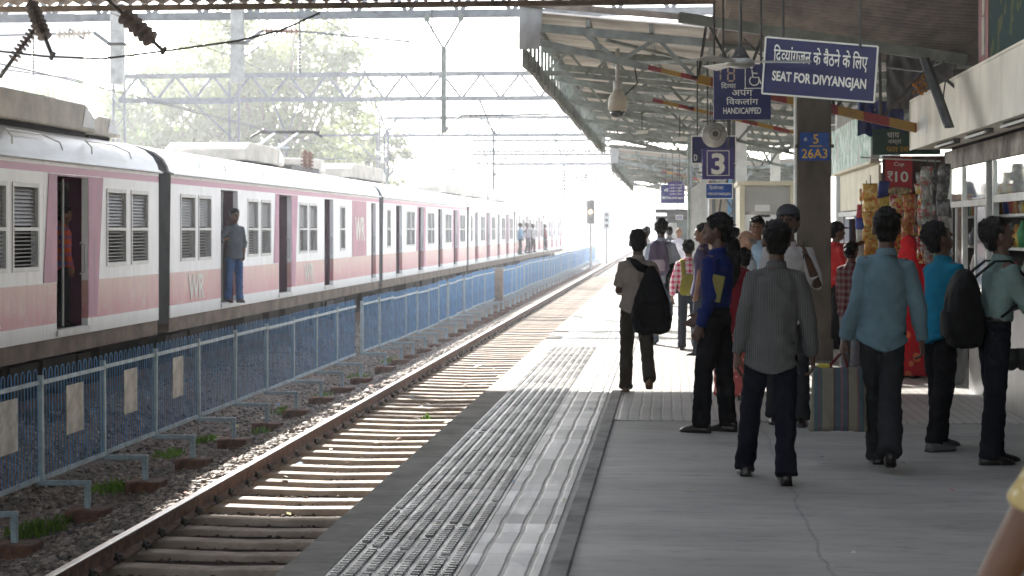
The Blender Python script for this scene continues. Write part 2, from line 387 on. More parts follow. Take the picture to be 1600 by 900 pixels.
def rib_mat(name, c1, c2, pitch, axis_off=0, wear=.5, tile=.3, gd=.8, bs=.5, r0=.2):
    """long ribbed paving tiles, ribs along Y"""
    m = mat(name, c1, .6); t, P = nodes_of(m); tc = t.nodes.new('ShaderNodeTexCoord'); v = tc.outputs['Object']
    sp = t.nodes.new('ShaderNodeSeparateXYZ'); t.links.new(v, sp.inputs[0])
    nj = tex_n(t, 'ShaderNodeTexNoise', v, Scale=2.2, Detail=2.0)
    xx = math_n(t, 'MULTIPLY_ADD', nj.outputs['Fac'], .03, sp.outputs[0])
    fr = math_n(t, 'FRACT', math_n(t, 'DIVIDE', math_n(t, 'ADD', xx, 50+axis_off), pitch))
    tri = math_n(t, 'ABSOLUTE', math_n(t, 'SUBTRACT', fr, .5))      # 0 mid, .5 edge
    groove = smooth_step(t, tri, .36, .44)
    # tile-by-tile tone
    br = t.nodes.new('ShaderNodeTexWhiteNoise'); br.noise_dimensions = '2D'
    cx = math_n(t, 'FLOOR', math_n(t, 'DIVIDE', sp.outputs[0], tile)); cyv = math_n(t, 'FLOOR', math_n(t, 'DIVIDE', sp.outputs[1], tile))
    cb = t.nodes.new('ShaderNodeCombineXYZ'); t.links.new(cx, cb.inputs[0]); t.links.new(cyv, cb.inputs[1]); t.links.new(cb.outputs[0], br.inputs['Vector'])
    fy = math_n(t, 'FRACT', math_n(t, 'DIVIDE', sp.outputs[1], tile))
    joint = math_n(t, 'LESS_THAN', fy, .035)
    n2 = tex_n(t, 'ShaderNodeTexNoise', v, Scale=5.0, Detail=5.0, Roughness=.7)
    f = math_n(t, 'ADD', math_n(t, 'MULTIPLY', br.outputs['Value'], wear), math_n(t, 'MULTIPLY', smooth_step(t, n2.outputs['Fac'], .35, .65), 1-wear))
    c = mix_c(t, f, c2, c1)
    c = mix_c(t, math_n(t, 'MULTIPLY', groove, gd), c, (.06,.056,.05))
    c = mix_c(t, math_n(t, 'MULTIPLY', joint, .45), c, (.08,.075,.07))
    t.links.new(c, P.inputs['Base Color'])
    t.links.new(math_n(t, 'MULTIPLY_ADD', n2.outputs['Fac'], .5, r0), P.inputs['Roughness'])
    bump_n(t, P, math_n(t, 'SUBTRACT', math_n(t, 'MULTIPLY', n2.outputs['Fac'], .3), math_n(t, 'ADD', math_n(t, 'MULTIPLY', groove, gd), joint)), bs, .008)
    return m
EDGE = -1.81
g = G(); g.box2((EDGE, -6, -1.4), (16, 420, 0)); tag(g.build('platform', plat_mat()), kind='structure')
# coping strip, tactile paving, grooves, kerb strip, ribbed tiles: thin sheets each a few mm higher
cop = mat('coping_slab', (.24,.225,.195), .85, 0, .25, 3, .4, 25); t, P = nodes_of(cop)
g = G()
y = -6.0
while y < 200:
    g.box2((EDGE-.03, y, -.09), (-1.605, y+.595, .006)); y += .6
tag(g.build('platform_coping', cop, bevel=.006), kind='structure')
tac = rib_mat('worn_tactile_tile', (.25,.245,.235), (.055,.053,.049), .0755, .0377, .75, .3, .35, .3, .18)
g = G(); g.box2((-1.60,-6,-.05), (-.99,400,.008)); tag(g.build('tactile_paving', tac), kind='structure')
g = G(); yy = 7.2
while yy < 24:
    row = int(math.floor(yy/.3)); rnd = random.Random(row).random()
    for k in range(8):
        if random.random() < .04: continue
        x = -1.56+k*.0755
        g.box((x, yy, .013), (.042, .022, .012))
    yy += .0613
tag(g.build('tactile_studs', rib_mat('worn_stud', (.55,.53,.51), (.13,.125,.12), .0755, .0377, .8, .3, 0, .1), bevel=0), 'raised studs of the tactile paving near the platform edge', kind='structure')
gro = rib_mat('polished_groove_tile', (.68,.67,.65), (.19,.185,.175), .125, .02, .8, .3, .85, .5, .24)
g = G(); g.box2((-.985,-6,-.05), (-.61,400,.0085)); tag(g.build('groove_paving', gro), kind='structure')
g = G(); g.box2((-.575,-6,-.05), (-.475,400,.02)); tag(g.build('kerb_strip', mat('kerb_concrete', (.26,.25,.23), .8, 0, .3, 3, .3, 30), bevel=.008), kind='structure')
rib = rib_mat('ribbed_tile', (.42,.405,.375), (.30,.288,.268), .093, 0, .45, .3, .42, .35)
g = G(); g.box2((-.472, 14.9, -.05), (7.0, 400, .010)); tag(g.build('ribbed_paving', rib), kind='structure')

# ================================================================== RAILS AND SLEEPERS
def rail(x, label):
    r = thing('rail', (x, 5, -.97), label, 'rail', 'rails of the near track')
    def ext(poly, nm, m):
        a = [(x+p, 5, z) for p, z in poly]; g = G(); g.prism(a[::-1], (0, 350, 0)); return g.build(nm, m, r)
    ext([(-.068,-.972),(.068,-.972),(.068,-.955),(.012,-.93),(.012,-.84),(.036,-.832),(.036,-.81),(-.036,-.81),(-.036,-.832),(-.012,-.84),(-.012,-.93),(-.068,-.955)], 'rail_web', M['rust'])
    ext([(-.034,-.809),(.034,-.809),(.036,-.803),(.026,-.798),(-.026,-.798),(-.036,-.803)], 'rail_head', M['railhead'])
rail(XR1, 'rust brown steel rail with a shiny worn top beside the ballast shoulder')
rail(XR2, 'rust brown steel rail tucked in below the platform edge')
slm = mat('dusty_sleeper', (.52,.43,.345), .9, 0, .3, 5, .5, 30, col2=(.31,.25,.20))
def sleeper_proto():
    r = thing('sleeper', (0,0,-1.1), 'dusty concrete sleeper lying across the track bed under the brown rails', 'sleeper', 'sleepers of the near track')
    ORG[r.name] = Vector((0,0,-1.1))
    g = G(); rings = []
    for x, w_, zt in ((-4.86,.105,-.985),(-4.8,.12,-.975),(-4.1,.12,-.972),(-3.5,.105,-.985),(-2.85,.12,-.972),(-2.17,.12,-.975),(-2.11,.105,-.985)):
        rings.append([(x,-w_,-1.2),(x,w_,-1.2),(x,w_*.82,zt),(x,-w_*.82,zt)])
    g.loft(rings); g.build('sleeper_block', slm, r, bevel=.01)
    for xr in (XR1, XR2):
        for s in (-1, 1):
            q = G(); x0 = xr+s*.10
            q.tube([(x0+.02*s,-.05,-.955),(x0,-.045,-.915),(x0-.02*s,0,-.895),(x0,.045,-.915),(x0+.02*s,.05,-.955)], .016, 6)
            q.tube([(x0-.03*s,-.02,-.925),(x0+.03*s,-.02,-.93)], .015, 6)
            q.build('rail_clip', M['dark_steel'], r, smooth=True)
    return r
sp0 = sleeper_proto(); ky = 9.2; first = True
for k in range(150):
    o = sp0 if first else copy_tree(sp0); first = False
    o.location = (random.uniform(-.02,.02), ky, -1.1+random.uniform(-.008,.008)); o.rotation_euler = (0, 0, random.uniform(-.012,.012)); ky += .58
# the train's own track (half hidden)
for x in (-9.05, -10.73):
    r = thing('rail', (x, 5, -.97), 'dark rail under the train, %s side' % ('fence' if x > -10 else 'far'), 'rail')
    g = G(); g.box2((x-.035,5,-.97), (x+.035,300,-.8)); g.build('rail_web', M['rust'], r)

# ================================================================== FENCE
FX = -6.4
def fy(D): return D-.57
def fence_proto(name):
    r = thing(name, (FX, 0, -1.28), None, None)
    z0, z1, zt = -.93, .05, .14
    g = G(); n = 11; pitch = 1.96/(2*n)
    for k in range(n):
        y0 = .035+pitch*(2*k+.5); y1 = y0+pitch
        arc = [(FX, (y0+y1)/2-(y1-y0)/2*math.cos(a), zt+(y1-y0)/2*math.sin(a)*1.15) for a in [math.pi*i/6 for i in range(7)]]
        g.tube([(FX,y0,z0)]+arc+[(FX,y1,z0)], .0060, 5, cap=False)
    g.build('bar_infill', M['fence_blue'], r, smooth=True)
    q = G(); q.box2((FX-.02,.0,z0-.02), (FX+.02,2.0,z0+.025)); q.build('rail_bottom', M['fence_post'], r)
    q = G(); q.box2((FX-.018,.0,z1-.02), (FX+.018,2.0,z1+.02)); q.build('rail_top', M['fence_post'], r)
    q = G(); q.box2((FX-.03,-.028,-.97), (FX+.03,.028,.125)); q.build('post', M['fence_post'], r, bevel=.004)
    q = G(); q.box2((FX-.03,-.03,-.995), (FX+.52,.03,-.945)); q.box2((FX+.46,-.028,-1.24), (FX+.515,.028,-.996)); q.build('foot_bracket', M['fence_post'], r, bevel=.004)
    q = G(); q.box2((FX+.30,-.17,-1.50), (FX+.70,.17,-1.225)); q.build('footing_block', M['brick'], r, bevel=.02)
    return r
fp = fence_proto('hooped_fence')
GRPF = 'blue hooped fence panels between the tracks'
plates = {0: (.62,1.15), 1: (.62,1.12), 2: (.62,1.1), -1: (.65,1.25)}
for k in range(-2, 9):
    o = fp if k == -2 else copy_tree(fp)
    o.location = (FX+random.uniform(-.015,.015), fy(18.05+2.0*k), -1.28+random.uniform(-.012,.012)); o.rotation_euler = (0, random.uniform(-.01,.01), random.uniform(-.006,.006))
    if k in plates:
        a, b = plates[k]
        q = G(); q.box((.035, (a+b)/2+.05, 1.28-.30), (.008, b-a, .52)); pl = q.build('notice_plate', M['plate'], o, world=False)
        tag(pl, None); tag(o, ['blue hooped fence panel carrying the second plate from the left picture edge','blue hooped fence panel carrying the third plate from the left picture edge','blue hooped fence panel with the plate farthest along the fence','blue hooped fence panel with a large grey plate cut off at the picture edge'][k], 'fence panel', GRPF)
    else: tag(o, 'blue hooped fence panel without a plate in the near run of fence', 'fence panel', GRPF)
k = 0; D = 36.6
while D < 150:
    o = copy_tree(fp)
    if abs(D-65) < 1.1: D += .5
    for ch in list(o.children):
        if ch.name.startswith('notice'): bpy.data.objects.remove(ch)
    o.location = (FX+.05+random.uniform(-.02,.02), fy(D), -1.28+random.uniform(-.015,.015)+.03*math.sin(D*.25)); o.rotation_euler = (0,0,random.uniform(-.01,.01))
    tag(o, 'blue hooped fence panel in the far run beyond the gap beside the train', 'fence panel', GRPF); D += 2.0; k += 1
# short last panel close + concrete post in the fence
po = thing('fence_end_post', ground_at(779, 64.5, -1.25), 'brown concrete post standing in a break of the blue fence', 'post')
c = ORG[po.name]; g = G(); g.box2((c.x-.16,c.y-.16,-1.3), (c.x+.16,c.y+.16,.12)); g.build('shaft', mat('brown_post', (.26,.19,.14), .8, 0, .3, 4), po, bevel=.02)
g = G(); g.box2((c.x-.22,c.y-.22,.121), (c.x+.22,c.y+.22,.21)); g.build('cap', M['concrete'], po, bevel=.02)

# ================================================================== TRAIN
TX = -8.07; ZB, ZG = .18, 2.50
def wall_mat():
    m = mat('train_livery', (.7,.7,.7), .38, 0, .1, 3); t, P = nodes_of(m); tc = t.nodes.new('ShaderNodeTexCoord'); v = tc.outputs['Object']
    sp = t.nodes.new('ShaderNodeSeparateXYZ'); t.links.new(v, sp.inputs[0]); z = sp.outputs[2]
    mp = t.nodes.new('ShaderNodeMapping'); mp.inputs['Scale'].default_value = (1,2.2,.55); t.links.new(v, mp.inputs[0])
    n1 = tex_n(t, 'ShaderNodeTexNoise', mp.outputs[0], Scale=1.6, Detail=6.0, Roughness=.7)
    n2 = tex_n(t, 'ShaderNodeTexNoise', mp.outputs[0], Scale=.9, Detail=4.0)
    white = mix_c(t, smooth_step(t, n1.outputs['Fac'], .35, .6), (.78,.78,.79), (.88,.88,.89))
    h = smooth_step(t, math_n(t, 'MULTIPLY_ADD', n1.outputs['Fac'], .6, z), .75, 1.15)
    pink = mix_c(t, h, (.60,.22,.25), (.62,.40,.34))
    pink = mix_c(t, smooth_step(t, n2.outputs['Fac'], .45, .75), pink, (.62,.31,.32))
    band = math_n(t, 'MULTIPLY', math_n(t, 'GREATER_THAN', z, .38), math_n(t, 'LESS_THAN', z, .91))
    stripe = math_n(t, 'MULTIPLY', math_n(t, 'GREATER_THAN', z, 2.36), math_n(t, 'LESS_THAN', z, 2.455))
    mps = t.nodes.new('ShaderNodeMapping'); mps.inputs['Scale'].default_value = (1,7,.35); t.links.new(v, mps.inputs[0])
    n3 = tex_n(t, 'ShaderNodeTexNoise', mps.outputs[0], Scale=1.4, Detail=4.0)
    stk = math_n(t, 'MULTIPLY', smooth_step(t, n3.outputs['Fac'],   .55, .75), .22)
    white = mix_c(t, stk, white, (.50,.47,.43))
    n4 = tex_n(t, 'ShaderNodeTexNoise', v, Scale=2.4, Detail=6.0, Roughness=.75)
    pink = mix_c(t, math_n(t, 'MULTIPLY', smooth_step(t, n4.outputs['Fac'], .52, .66), .55), pink, (.66,.53,.47))
    pink = mix_c(t, math_n(t, 'MULTIPLY', smooth_step(t, n3.outputs['Fac'], .45, .7), .4), pink, (.45,.20,.22))
    seam = math_n(t, 'LESS_THAN', math_n(t, 'FRACT', math_n(t, 'DIVIDE', sp.outputs[1], 1.93)), .008)
    c = mix_c(t, band, white, pink); c = mix_c(t, math_n(t, 'MULTIPLY', seam, .45), c, (.25,.23,.22)); c = mix_c(t, stripe, c, (.46,.15,.27))
    c = mix_c(t, math_n(t, 'MULTIPLY', smooth_step(t, z, .40, .18), .45), c, (.45,.42,.38))
    t.links.new(c, P.inputs['Base Color']); return m
M['train_wall'] = wall_mat()
M['train_roof'] = mat('train_roof_paint', (.80,.80,.78), .4, 0, .14, 1.2, stretch=(1,.6,3))
M['train_pink'] = mat('train_pink_panel', (.50,.17,.26), .45, 0, .2, 1.5, stretch=(1,2,.6))
M['surround'] = mat('door_surround_pink', (.45,.15,.27), .45, 0, .18, 1.5, stretch=(1,2,.6))
M['gangway'] = mat('gangway_rubber', (.07,.075,.08), .75, 0, .2, 3)
M['sole'] = mat('dusty_solebar', (.21,.155,.115), .8, 0, .3, 2)
M['under'] = mat('underframe_grime', (.035,.028,.024), .85, 0, .4, 3)
M['win_frame'] = mat('window_frame_grey', (.55,.55,.54), .4, .1, .1, 4)
M['louvre'] = mat('window_louvre', (.27,.255,.235), .5, .1, .15, 4)
M['bars'] = mat('window_bar', (.22,.22,.215), .5, .1, .1, 4)
M['pod'] = mat('roof_equipment', (.56,.50,.42), .6, 0, .2, 2)
M['pod_white'] = mat('roof_equipment_end', (.72,.72,.72), .5, 0, .1, 2)
ROOF = [(.035,2.50),(.035,2.54),(-.01,2.56),(-.03,2.64),(-.1,2.76),(-.24,2.87),(-.5,2.965),(-.9,3.03),(-1.4,3.06),(-1.83,3.07)]
ROOF = ROOF+[(-3.66-x, z) for x, z in ROOF[::-1][1:]]
def roofz(x): return float(np.interp(-x, [-p[0] for p in ROOF[3:]], [p[1] for p in ROOF[3:]]))

def coach(y0, feats, label, name='train_coach', length=20.6, pods=(), gang=True, vents=(2.6,5.6,8.8,12.0,15.2,18.2)):
    r = thing(name, (TX, y0, 0), label, 'train coach', 'coaches of the commuter train')
    W, H = [], []
    op = sorted([(f[1], f[2], f[0], f[3] if len(f) > 3 else None) for f in feats if f[0] in 'wd'])
    g = G(); e = .09
    def quad(a, b, z0, z1): g.add([(0,a,z0),(0,b,z0),(0,b,z1),(0,a,z1)], [(0,1,2,3)])
    prev = 0
    for a, b, kd, _ in op:
        quad(prev, a, ZB, ZG); z0, z1 = (1.12, 2.17) if kd == 'w' else (.284, 2.33)
        quad(a, b, ZB, z0); quad(a, b, z1, ZG); prev = b
        g.add([(0,a,z0),(-e,a,z0),(-e,a,z1),(0,a,z1)], [(0,1,2,3)]); g.add([(0,b,z0),(-e,b,z0),(-e,b,z1),(0,b,z1)], [(3,2,1,0)])
        g.add([(0,a,z0),(0,b,z0),(-e,b,z0),(-e,a,z0)], [(0,1,2,3)]); g.add([(0,a,z1),(0,b,z1),(-e,b,z1),(-e,a,z1)], [(3,2,1,0)])
    quad(prev, length, ZB, ZG)
    g.add([(-3.66,0,ZB),(-3.66,length,ZB),(-3.66,length,ZG),(-3.66,0,ZG)], [(3,2,1,0)])
    g.add([(0,0,ZB),(-3.66,0,ZB),(-3.66,0,ZG),(0,0,ZG)], [(3,2,1,0)]); g.add([(0,length,ZB),(-3.66,length,ZB),(-3.66,length,ZG),(0,length,ZG)], [(0,1,2,3)])
    g.build('body_shell', M['train_wall'], r, world=False)
    g = G(); g.loft([[(x,-.02,z) for x, z in ROOF],[(x,length+.02,z) for x, z in ROOF]], False); rf = g.build('roof', M['train_roof'], r, world=False, smooth=True)
    g = G(); g.add([(x,-.02,z) for x, z in ROOF], [tuple(range(len(ROOF)))]); g.add([(x,length+.02,z) for x, z in ROOF], [tuple(range(len(ROOF)))]); g.build('roof_end', M['train_roof'], rf, world=False)
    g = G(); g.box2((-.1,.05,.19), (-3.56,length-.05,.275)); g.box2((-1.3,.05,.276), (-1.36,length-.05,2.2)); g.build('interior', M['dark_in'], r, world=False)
    g = G(); g.box2((-.02,0,-.05), (-3.6,length,.175)); g.build('solebar', M['sole'], r, world=False)
    g = G()
    for a, b, zz in ((6,7.6,-.62),(8.2,9.1,-.5),(9.7,12.2,-.66),(12.8,13.6,-.45)): g.box2((-.25,a,zz), (-3.4,b,-.052))
    g.box2((-1.25,.2,-.93), (-2.4,length-.2,-.053)); g.build('equipment_and_fill', M['under'], r, world=False)  # long centre box added to block bright ground and keep the underside dark
    for yb in (3.4, length-3.4):
        g = G(); g.box2((-.55,yb-1.75,-.42), (-.68,yb+1.75,-.2)); g.box2((-.5,yb-.4,-.6), (-.72,yb+.4,-.18)); g.box2((-.5,yb-1.6,-.6), (-.7,yb-1.1,-.2)); g.box2((-.5,yb+1.1,-.6), (-.7,yb+1.6,-.2))
        bo = g.build('bogie', M['under'], r, world=False)
        for yw in (yb-1.35, yb+1.35):
            q = G(); q.tube([(-.86,yw,-.33),(-.99,yw,-.33)], .475, 20); q.build('wheel', M['under'], bo, world=False)
    if gang:
        g = G(); rings = []
        for yy in np.linspace(length+.03, length+.63, 9):
            k = .965 if int(round((yy-length)/.075)) % 2 else .99
            rings.append([(-1.83+(x+1.83)*k, yy, .1+(z-.1)*(.985 if k < .98 else .995)) for x, z in [(0,.1)]+ROOF+[(-3.66,.1)]])
        g.loft(rings); g.build('gangway', M['gangway'], r, world=False)
    for y_ in vents:
        if y_ > length-1.5: continue
        g = G(); P_ = [(.02,-.9,2.70),(.0,-.86,2.80),(-.17,-.62,2.90),(-.17,.62,2.90),(.0,.86,2.80),(.02,.9,2.70)]
        g.tube([(x_+.005, y_+yy, z_-.03) for x_, yy, z_ in P_], .011, 6); g.build('roof_vent', M['train_roof'], r, world=False)
    g = G(); g.tube([(.05,0,2.515),(.05,length,2.515)], .02, 6); g.build('gutter', M['win_frame'], r, world=False)
    for f in feats:
        if f[0] == 'w':
            a, b = f[1], f[2]; z0, z1, zm = 1.12, 2.17, 1.62; wd = b-a
            g = G(); t_ = .035
            for q in (((.012,a-t_,z0-t_),(-.03,a+.012,z1+t_)),((.012,b-.012,z0-t_),(-.03,b+t_,z1+t_)),((.012,a+.013,z0-t_),(-.03,b-.013,z0+.02)),((.012,a+.013,z1-.02),(-.03,b-.013,z1+t_))): g.box2(*q)
            g.box2((.014,a+.013,zm-.022), (-.02,b-.013,zm+.022)); fr = g.build('window', M['win_frame'], r, world=False)
            g = G()
            for i in range(11):
                z = zm+.045+i*.048; g.add([(-.02,a,z),(-.02,b,z),(-.045,b,z+.044),(-.045,a,z+.044)], [(0,1,2,3)])
            g.build('louvre', M['louvre'], fr, world=False)
            g = G()
            for i in range(9):
                z = z0+.05+i*.05; g.box((-.035,(a+b)/2,z), (.012,wd,.014))
            g.build('window_bars', M['bars'], fr, world=False)
        elif f[0] == 'd':
            a, b = f[1], f[2]; st = f[3] if len(f) > 3 else ''
            g = G(); lw = (b-a)*.30        # open sliding leaf, only its edge shows
            g.box2((-.092,b-.012,.29), (-.27,b+.03,2.32)); lf = g.build('door_leaf', M['maroon'], r, world=False)
            g = G(); yb = a+(b-a)*.55; g.tube([(-.16,yb,.3),(-.16,yb,2.3)], .018, 6); g.build('grab_pole', M['win_frame'], r, world=False)
            g = G(); g.tube([(-.09,b-.06,1.0),(-.02,b-.06,1.03),(-.02,b-.06,1.4),(-.09,b-.06,1.43)], .014, 6); g.build('handle', M['win_frame'], lf, world=False)
            g = G(); g.box2((.03,a-.02,.20), (-.1,b+.02,.278)); g.build('door_sill', M['win_frame'], r, world=False)
            if st == 'm':
                g = G(); d = .004; sl_ = .34
                g.prism([(d,a-sl_*.9,2.35),(d,a-.002,2.35),(d,a-.002,.92),(d,a-sl_*1.5,.92)], (.004,0,0))
                g.prism([(d,b+.002,2.35),(d,b+sl_*1.9,2.35),(d,b+sl_*1.1,.40),(d,b+.002,.40)], (.004,0,0))
                g.prism([(d,a-.001,2.332),(d,a-.001,2.349),(d,b+.001,2.349),(d,b+.001,2.332)], (.004,0,0))
                g.build('door_surround', M['surround'], r, world=False)
        elif f[0] == 'p':
            a, b = f[1], f[2]; g = G(); g.prism([(.004,a,2.35),(.004,b,2.35),(.004,b,.915),(.004,a,.915)], (.004,0,0)); g.build('livery_panel', M['train_pink'], r, world=False)
        elif f[0] == 't':
            letter('lettering', f[2], r, M['sign_white'], (TX+.004+(f[5] if len(f) > 5 else 0), y0+f[1], f[4]), (0,1,0), height=f[3], bold=.028, nrm_off=.003)
    for (a, b, x0, x1, h0, kind) in pods:
        za = max(roofz(x0), 2.98)
        g = G(); zt = za+.07
        poly = [(a,zt),(b,zt),(b-.05,zt+h0*.55),(b-(.45 if kind else .15),zt+h0),(a+(.5 if kind else .15),zt+h0),(a+.05,zt+h0*.6)]
        g.prism([(x0,y,z) for y, z in poly], (x1-x0,0,0)); pd = g.build('roof_pod', M['pod'], r, world=False, bevel=.03)
        g = G(); g.box2((x0-.08,a+.2,za-.04), (x1+.08,b-.25,zt-.002)); g.build('pod_plinth', M['under'], pd, world=False)
        g = G(); g.prism([(x0+.004,b-.05,zt+.06),(x0+.004,b-.1,zt+h0*.55),(x0+.004,b-.5,zt+h0-.05),(x0+.004,b-.62,zt+.06)], (.004,0,0)); g.build('pod_panel', M['pod_white'], pd, world=False)
    return r
PITCH = 21.23
Y2 = 28.6-.7
pod2 = [(-0.6,0,0,0,0,0)]
co1 = coach(Y2-PITCH, [('w',13.3,14.15),('w',14.4,15.25),('d',15.95,17.2,'m'),('w',18.05,18.9),('w',19.2,20.0),('w',9,9.85),('w',10.1,10.95),('d',11.3,12.5),('t',13.4,'WR',.5,.66)],
      'nearest white and pink train coach with two people standing in its maroon doorway', pods=[(13.6,18.9,-.45,-2.9,.40,1),(19.05,20.5,-.6,-2.7,.30,1)])
co2 = coach(Y2, [('w',.65,1.5),('w',1.75,2.55),('d',3.25,4.5),('w',5.3,6.1),('w',6.4,7.2),('d',7.97,9.16,'m'),('w',10.0,10.8),('w',11.1,11.9),('d',12.8,13.9),('w',14.8,15.4),('p',16.4,18.5),('d',19.3,20.05),
      ('t',1.6,'WR',.44,.64),('t',11.0,'WR',.44,.64),('t',17.5,'WR',.62,1.62,.006)],
      'white and pink train coach with a man in grey leaning out of its doorway', pods=[(9.2,13.0,-1.0,-2.8,.40,1),(17.2,19.0,-1.2,-2.6,.36,0)])
std = [('w',.75,1.35),('d',2.4,3.6),('w',4.5,5.25),('w',5.4,6.15),('d',7.0,8.2,'m'),('w',9.2,9.95),('w',10.1,10.85),('d',11.9,13.1),('w',13.9,14.65),('w',14.8,15.55),('d',16.3,17.5,'m'),('w',18.3,19.05),('w',19.2,19.95)]
co3 = coach(Y2+PITCH, std, 'third white and pink train coach with a long grey pod on its near roof end', pods=[(.6,6.6,-1.0,-2.8,.42,1)])
co4 = coach(Y2+2*PITCH, std, 'fourth pale train coach between the grey podded coach and the one with riders hanging out', pods=[(.5,6.5,-1.0,-2.8,.38,1),(9,14,-1.0,-2.8,.34,1)])
co5 = coach(Y2+3*PITCH, std, 'fifth hazy train coach with riders hanging out of its doorways', pods=[(1,6,-1.0,-2.8,.36,1)])
co6 = coach(Y2+4*PITCH, std, 'farthest hazy train coach at the distant end of the train', gang=False)
# pantograph on coach two
pg = thing('pantograph', (TX-1.83, Y2+16.2, 3.1), 'folded grey pantograph frame raised on the second coach roof', 'pantograph')
g = G(); X0 = TX-1.83
g.bar((X0-.6,Y2+14.6,3.62), (X0+.6,Y2+14.6,3.62), .05,.05); g.bar((X0,Y2+17.4,3.18), (X0,Y2+14.2,3.5), .09,.09)
g.build('lower_arm', M['steel'], pg)
g = G(); g.bar((X0+.3,Y2+14.2,3.5), (X0+.3,Y2+17.0,4.1), .05,.05); g.bar((X0-.3,Y2+14.2,3.5), (X0-.3,Y2+17.0,4.1), .05,.05); g.build('upper_arm', M['steel'], pg)
g = G(); g.tube([(X0-.95,Y2+17,4.0),(X0-.7,Y2+17,4.14),(X0+.7,Y2+17,4.14),(X0+.95,Y2+17,4.0)], .035, 6); g.tube([(X0-.8,Y2+17.35,4.14),(X0+.8,Y2+17.35,4.14)], .03, 6); g.build('collector_head', M['dark_steel'], pg)
g = G(); g.box2((X0-.7,Y2+14.4,3.09), (X0+.7,Y2+17.8,3.2))
g.build('base_frame', M['dark_steel'], pg)
ins_pts = [(Y2+16.2,.65),(Y2+16.8,.65)]
for yy, xx in ins_pts:
    g = G()
    for k in range(5): g.tube([(X0+xx,yy,3.15+k*.09),(X0+xx,yy,3.19+k*.09)], .11, 10)
    g.tube([(X0+xx,yy,3.05),(X0+xx,yy,3.62)], .05, 8); g.build('insulator', M['insul_brown'], pg)

# ================================================================== OVERHEAD LINE
M['ohe'] = mat('weathered_gantry_steel', (.15,.16,.17), .6, .1, .2, 4)
def truss_beam(r, p0, p1, depth, n, w_=.07, m=None, names=('bottom_chord','top_chord','web')):
    m = m or M['ohe']; p0, p1 = Vector(p0), Vector(p1); up = Vector((0,0,depth))
    g = G(); g.bar(p0, p1, w_*1.3, w_*1.6); g.build(names[0], m, r)
    g = G(); g.bar(p0+up, p1+up, w_*1.3, w_*1.6); g.build(names[1], m, r)
    g = G()
    for k in range(n):
        a = p0.lerp(p1, k/n); b = p0.lerp(p1, (k+.5)/n)+up; c = p0.lerp(p1, (k+1)/n)
        g.bar(a, b, w_*.8, w_*.8); g.bar(b, c, w_*.8, w_*.8)
    g.build(names[2], m, r)
def insulator(r, p, q, rad, m, n=6, frac=(.3,.7), name='insulator'):
    p, q = Vector(p), Vector(q); g = G()
    a, b = p.lerp(q, frac[0]), p.lerp(q, frac[1]); d = (b-a)/n
    for k in range(n):
        s0 = a+d*(k+.1); g.tube([s0, s0+d*.18, s0+d*.34], [rad*.4, rad, rad*.45], 14)
    g.tube([a, b], rad*.33, 8); g.build(name, m, r, smooth=False)
ZC = 6.53
def portal(D, label, xl, xr, dz=.93, n=14, legs=True, w_=.11):
    Y = D*cy_
    r = thing('overhead_line_gantry', (xl, Y, -1.2), label, 'gantry')
    truss_beam(r, (xl,Y,ZC), (xr,Y,ZC), dz, n, w_)
    if legs:
        for x in (xl, xr):
            g = G()
            for dx in (-.22,.22):
                g.bar((x+dx,Y,-1.3), (x+dx,Y,ZC+dz), .08,.08)
            for k in range(12): g.bar((x-.22*(-1)**k,Y,-1.2+k*.65), (x+.22*(-1)**k,Y,-.55+k*.65), .04,.04)
            g.build('lattice_mast', M['ohe'], r)
    return r, Y
DA = 40
pa, YA = portal(DA, 'nearest lattice gantry across the top with thick drop posts hanging down', -21.5, 1.2, n=19)
def drop(r, p_top, p_bot, wd, nm='drop_post'):
    g = G(); g.box2((p_top.x-wd/2, p_top.y-wd*.3, p_bot.z), (p_top.x+wd/2, p_top.y+wd*.3, p_top.z)); return g.build(nm, M['drop'], r)
for u, vb, wd in ((169,128,.30),(364,128,.29)):
    b = at(u, vb, DA); b.y = YA-.15; t_ = Vector((b.x, b.y, ZC+.3)); drop(pa, t_, b, wd)
    g = G(); zc = b.z+.92; g.box2((b.x-.2,b.y-.12,zc-.03), (b.x+.2,b.y+.12,zc+.03)); g.build('clamp', M['dark_steel'], pa)
    s = -1 if u < 200 else 1
    p1 = Vector((b.x+s*.17,b.y,zc)); p2 = Vector((b.x+s*.55,b.y,zc+.28)); p3 = Vector((b.x+s*1.5,b.y,zc+.26)); p4 = Vector((b.x+s*4.0,b.y,zc+.22 if s < 0 else zc))
    g = G(); g.tube([p1,p2], .05, 6); g.tube([p2,p3,p4], .025, 6); g.tube([p1+Vector((0,0,-.3)), p2+Vector((s*.6,0,.1))], .02, 6); g.build('cantilever', M['ohe'], pa)
    insulator(pa, p2, p3, .13 if s < 0 else .1, M['insul'] if s < 0 else M['insul_brown'], 7, (.1,.95))
    q = Vector((b.x+s*(2.0 if s < 0 else 1.45), b.y, zc)); 
    insulator(pa, Vector((q.x,q.y,ZC)), Vector((q.x,q.y,ZC-1.3)), .05, M['insul'], 9, (.45,.98), 'hanging_insulator')
    g = G(); g.tube([(q.x,q.y,ZC),(q.x,q.y,ZC-1.35)], .02, 6); g.build('hanger_rod', M['ohe'], pa)
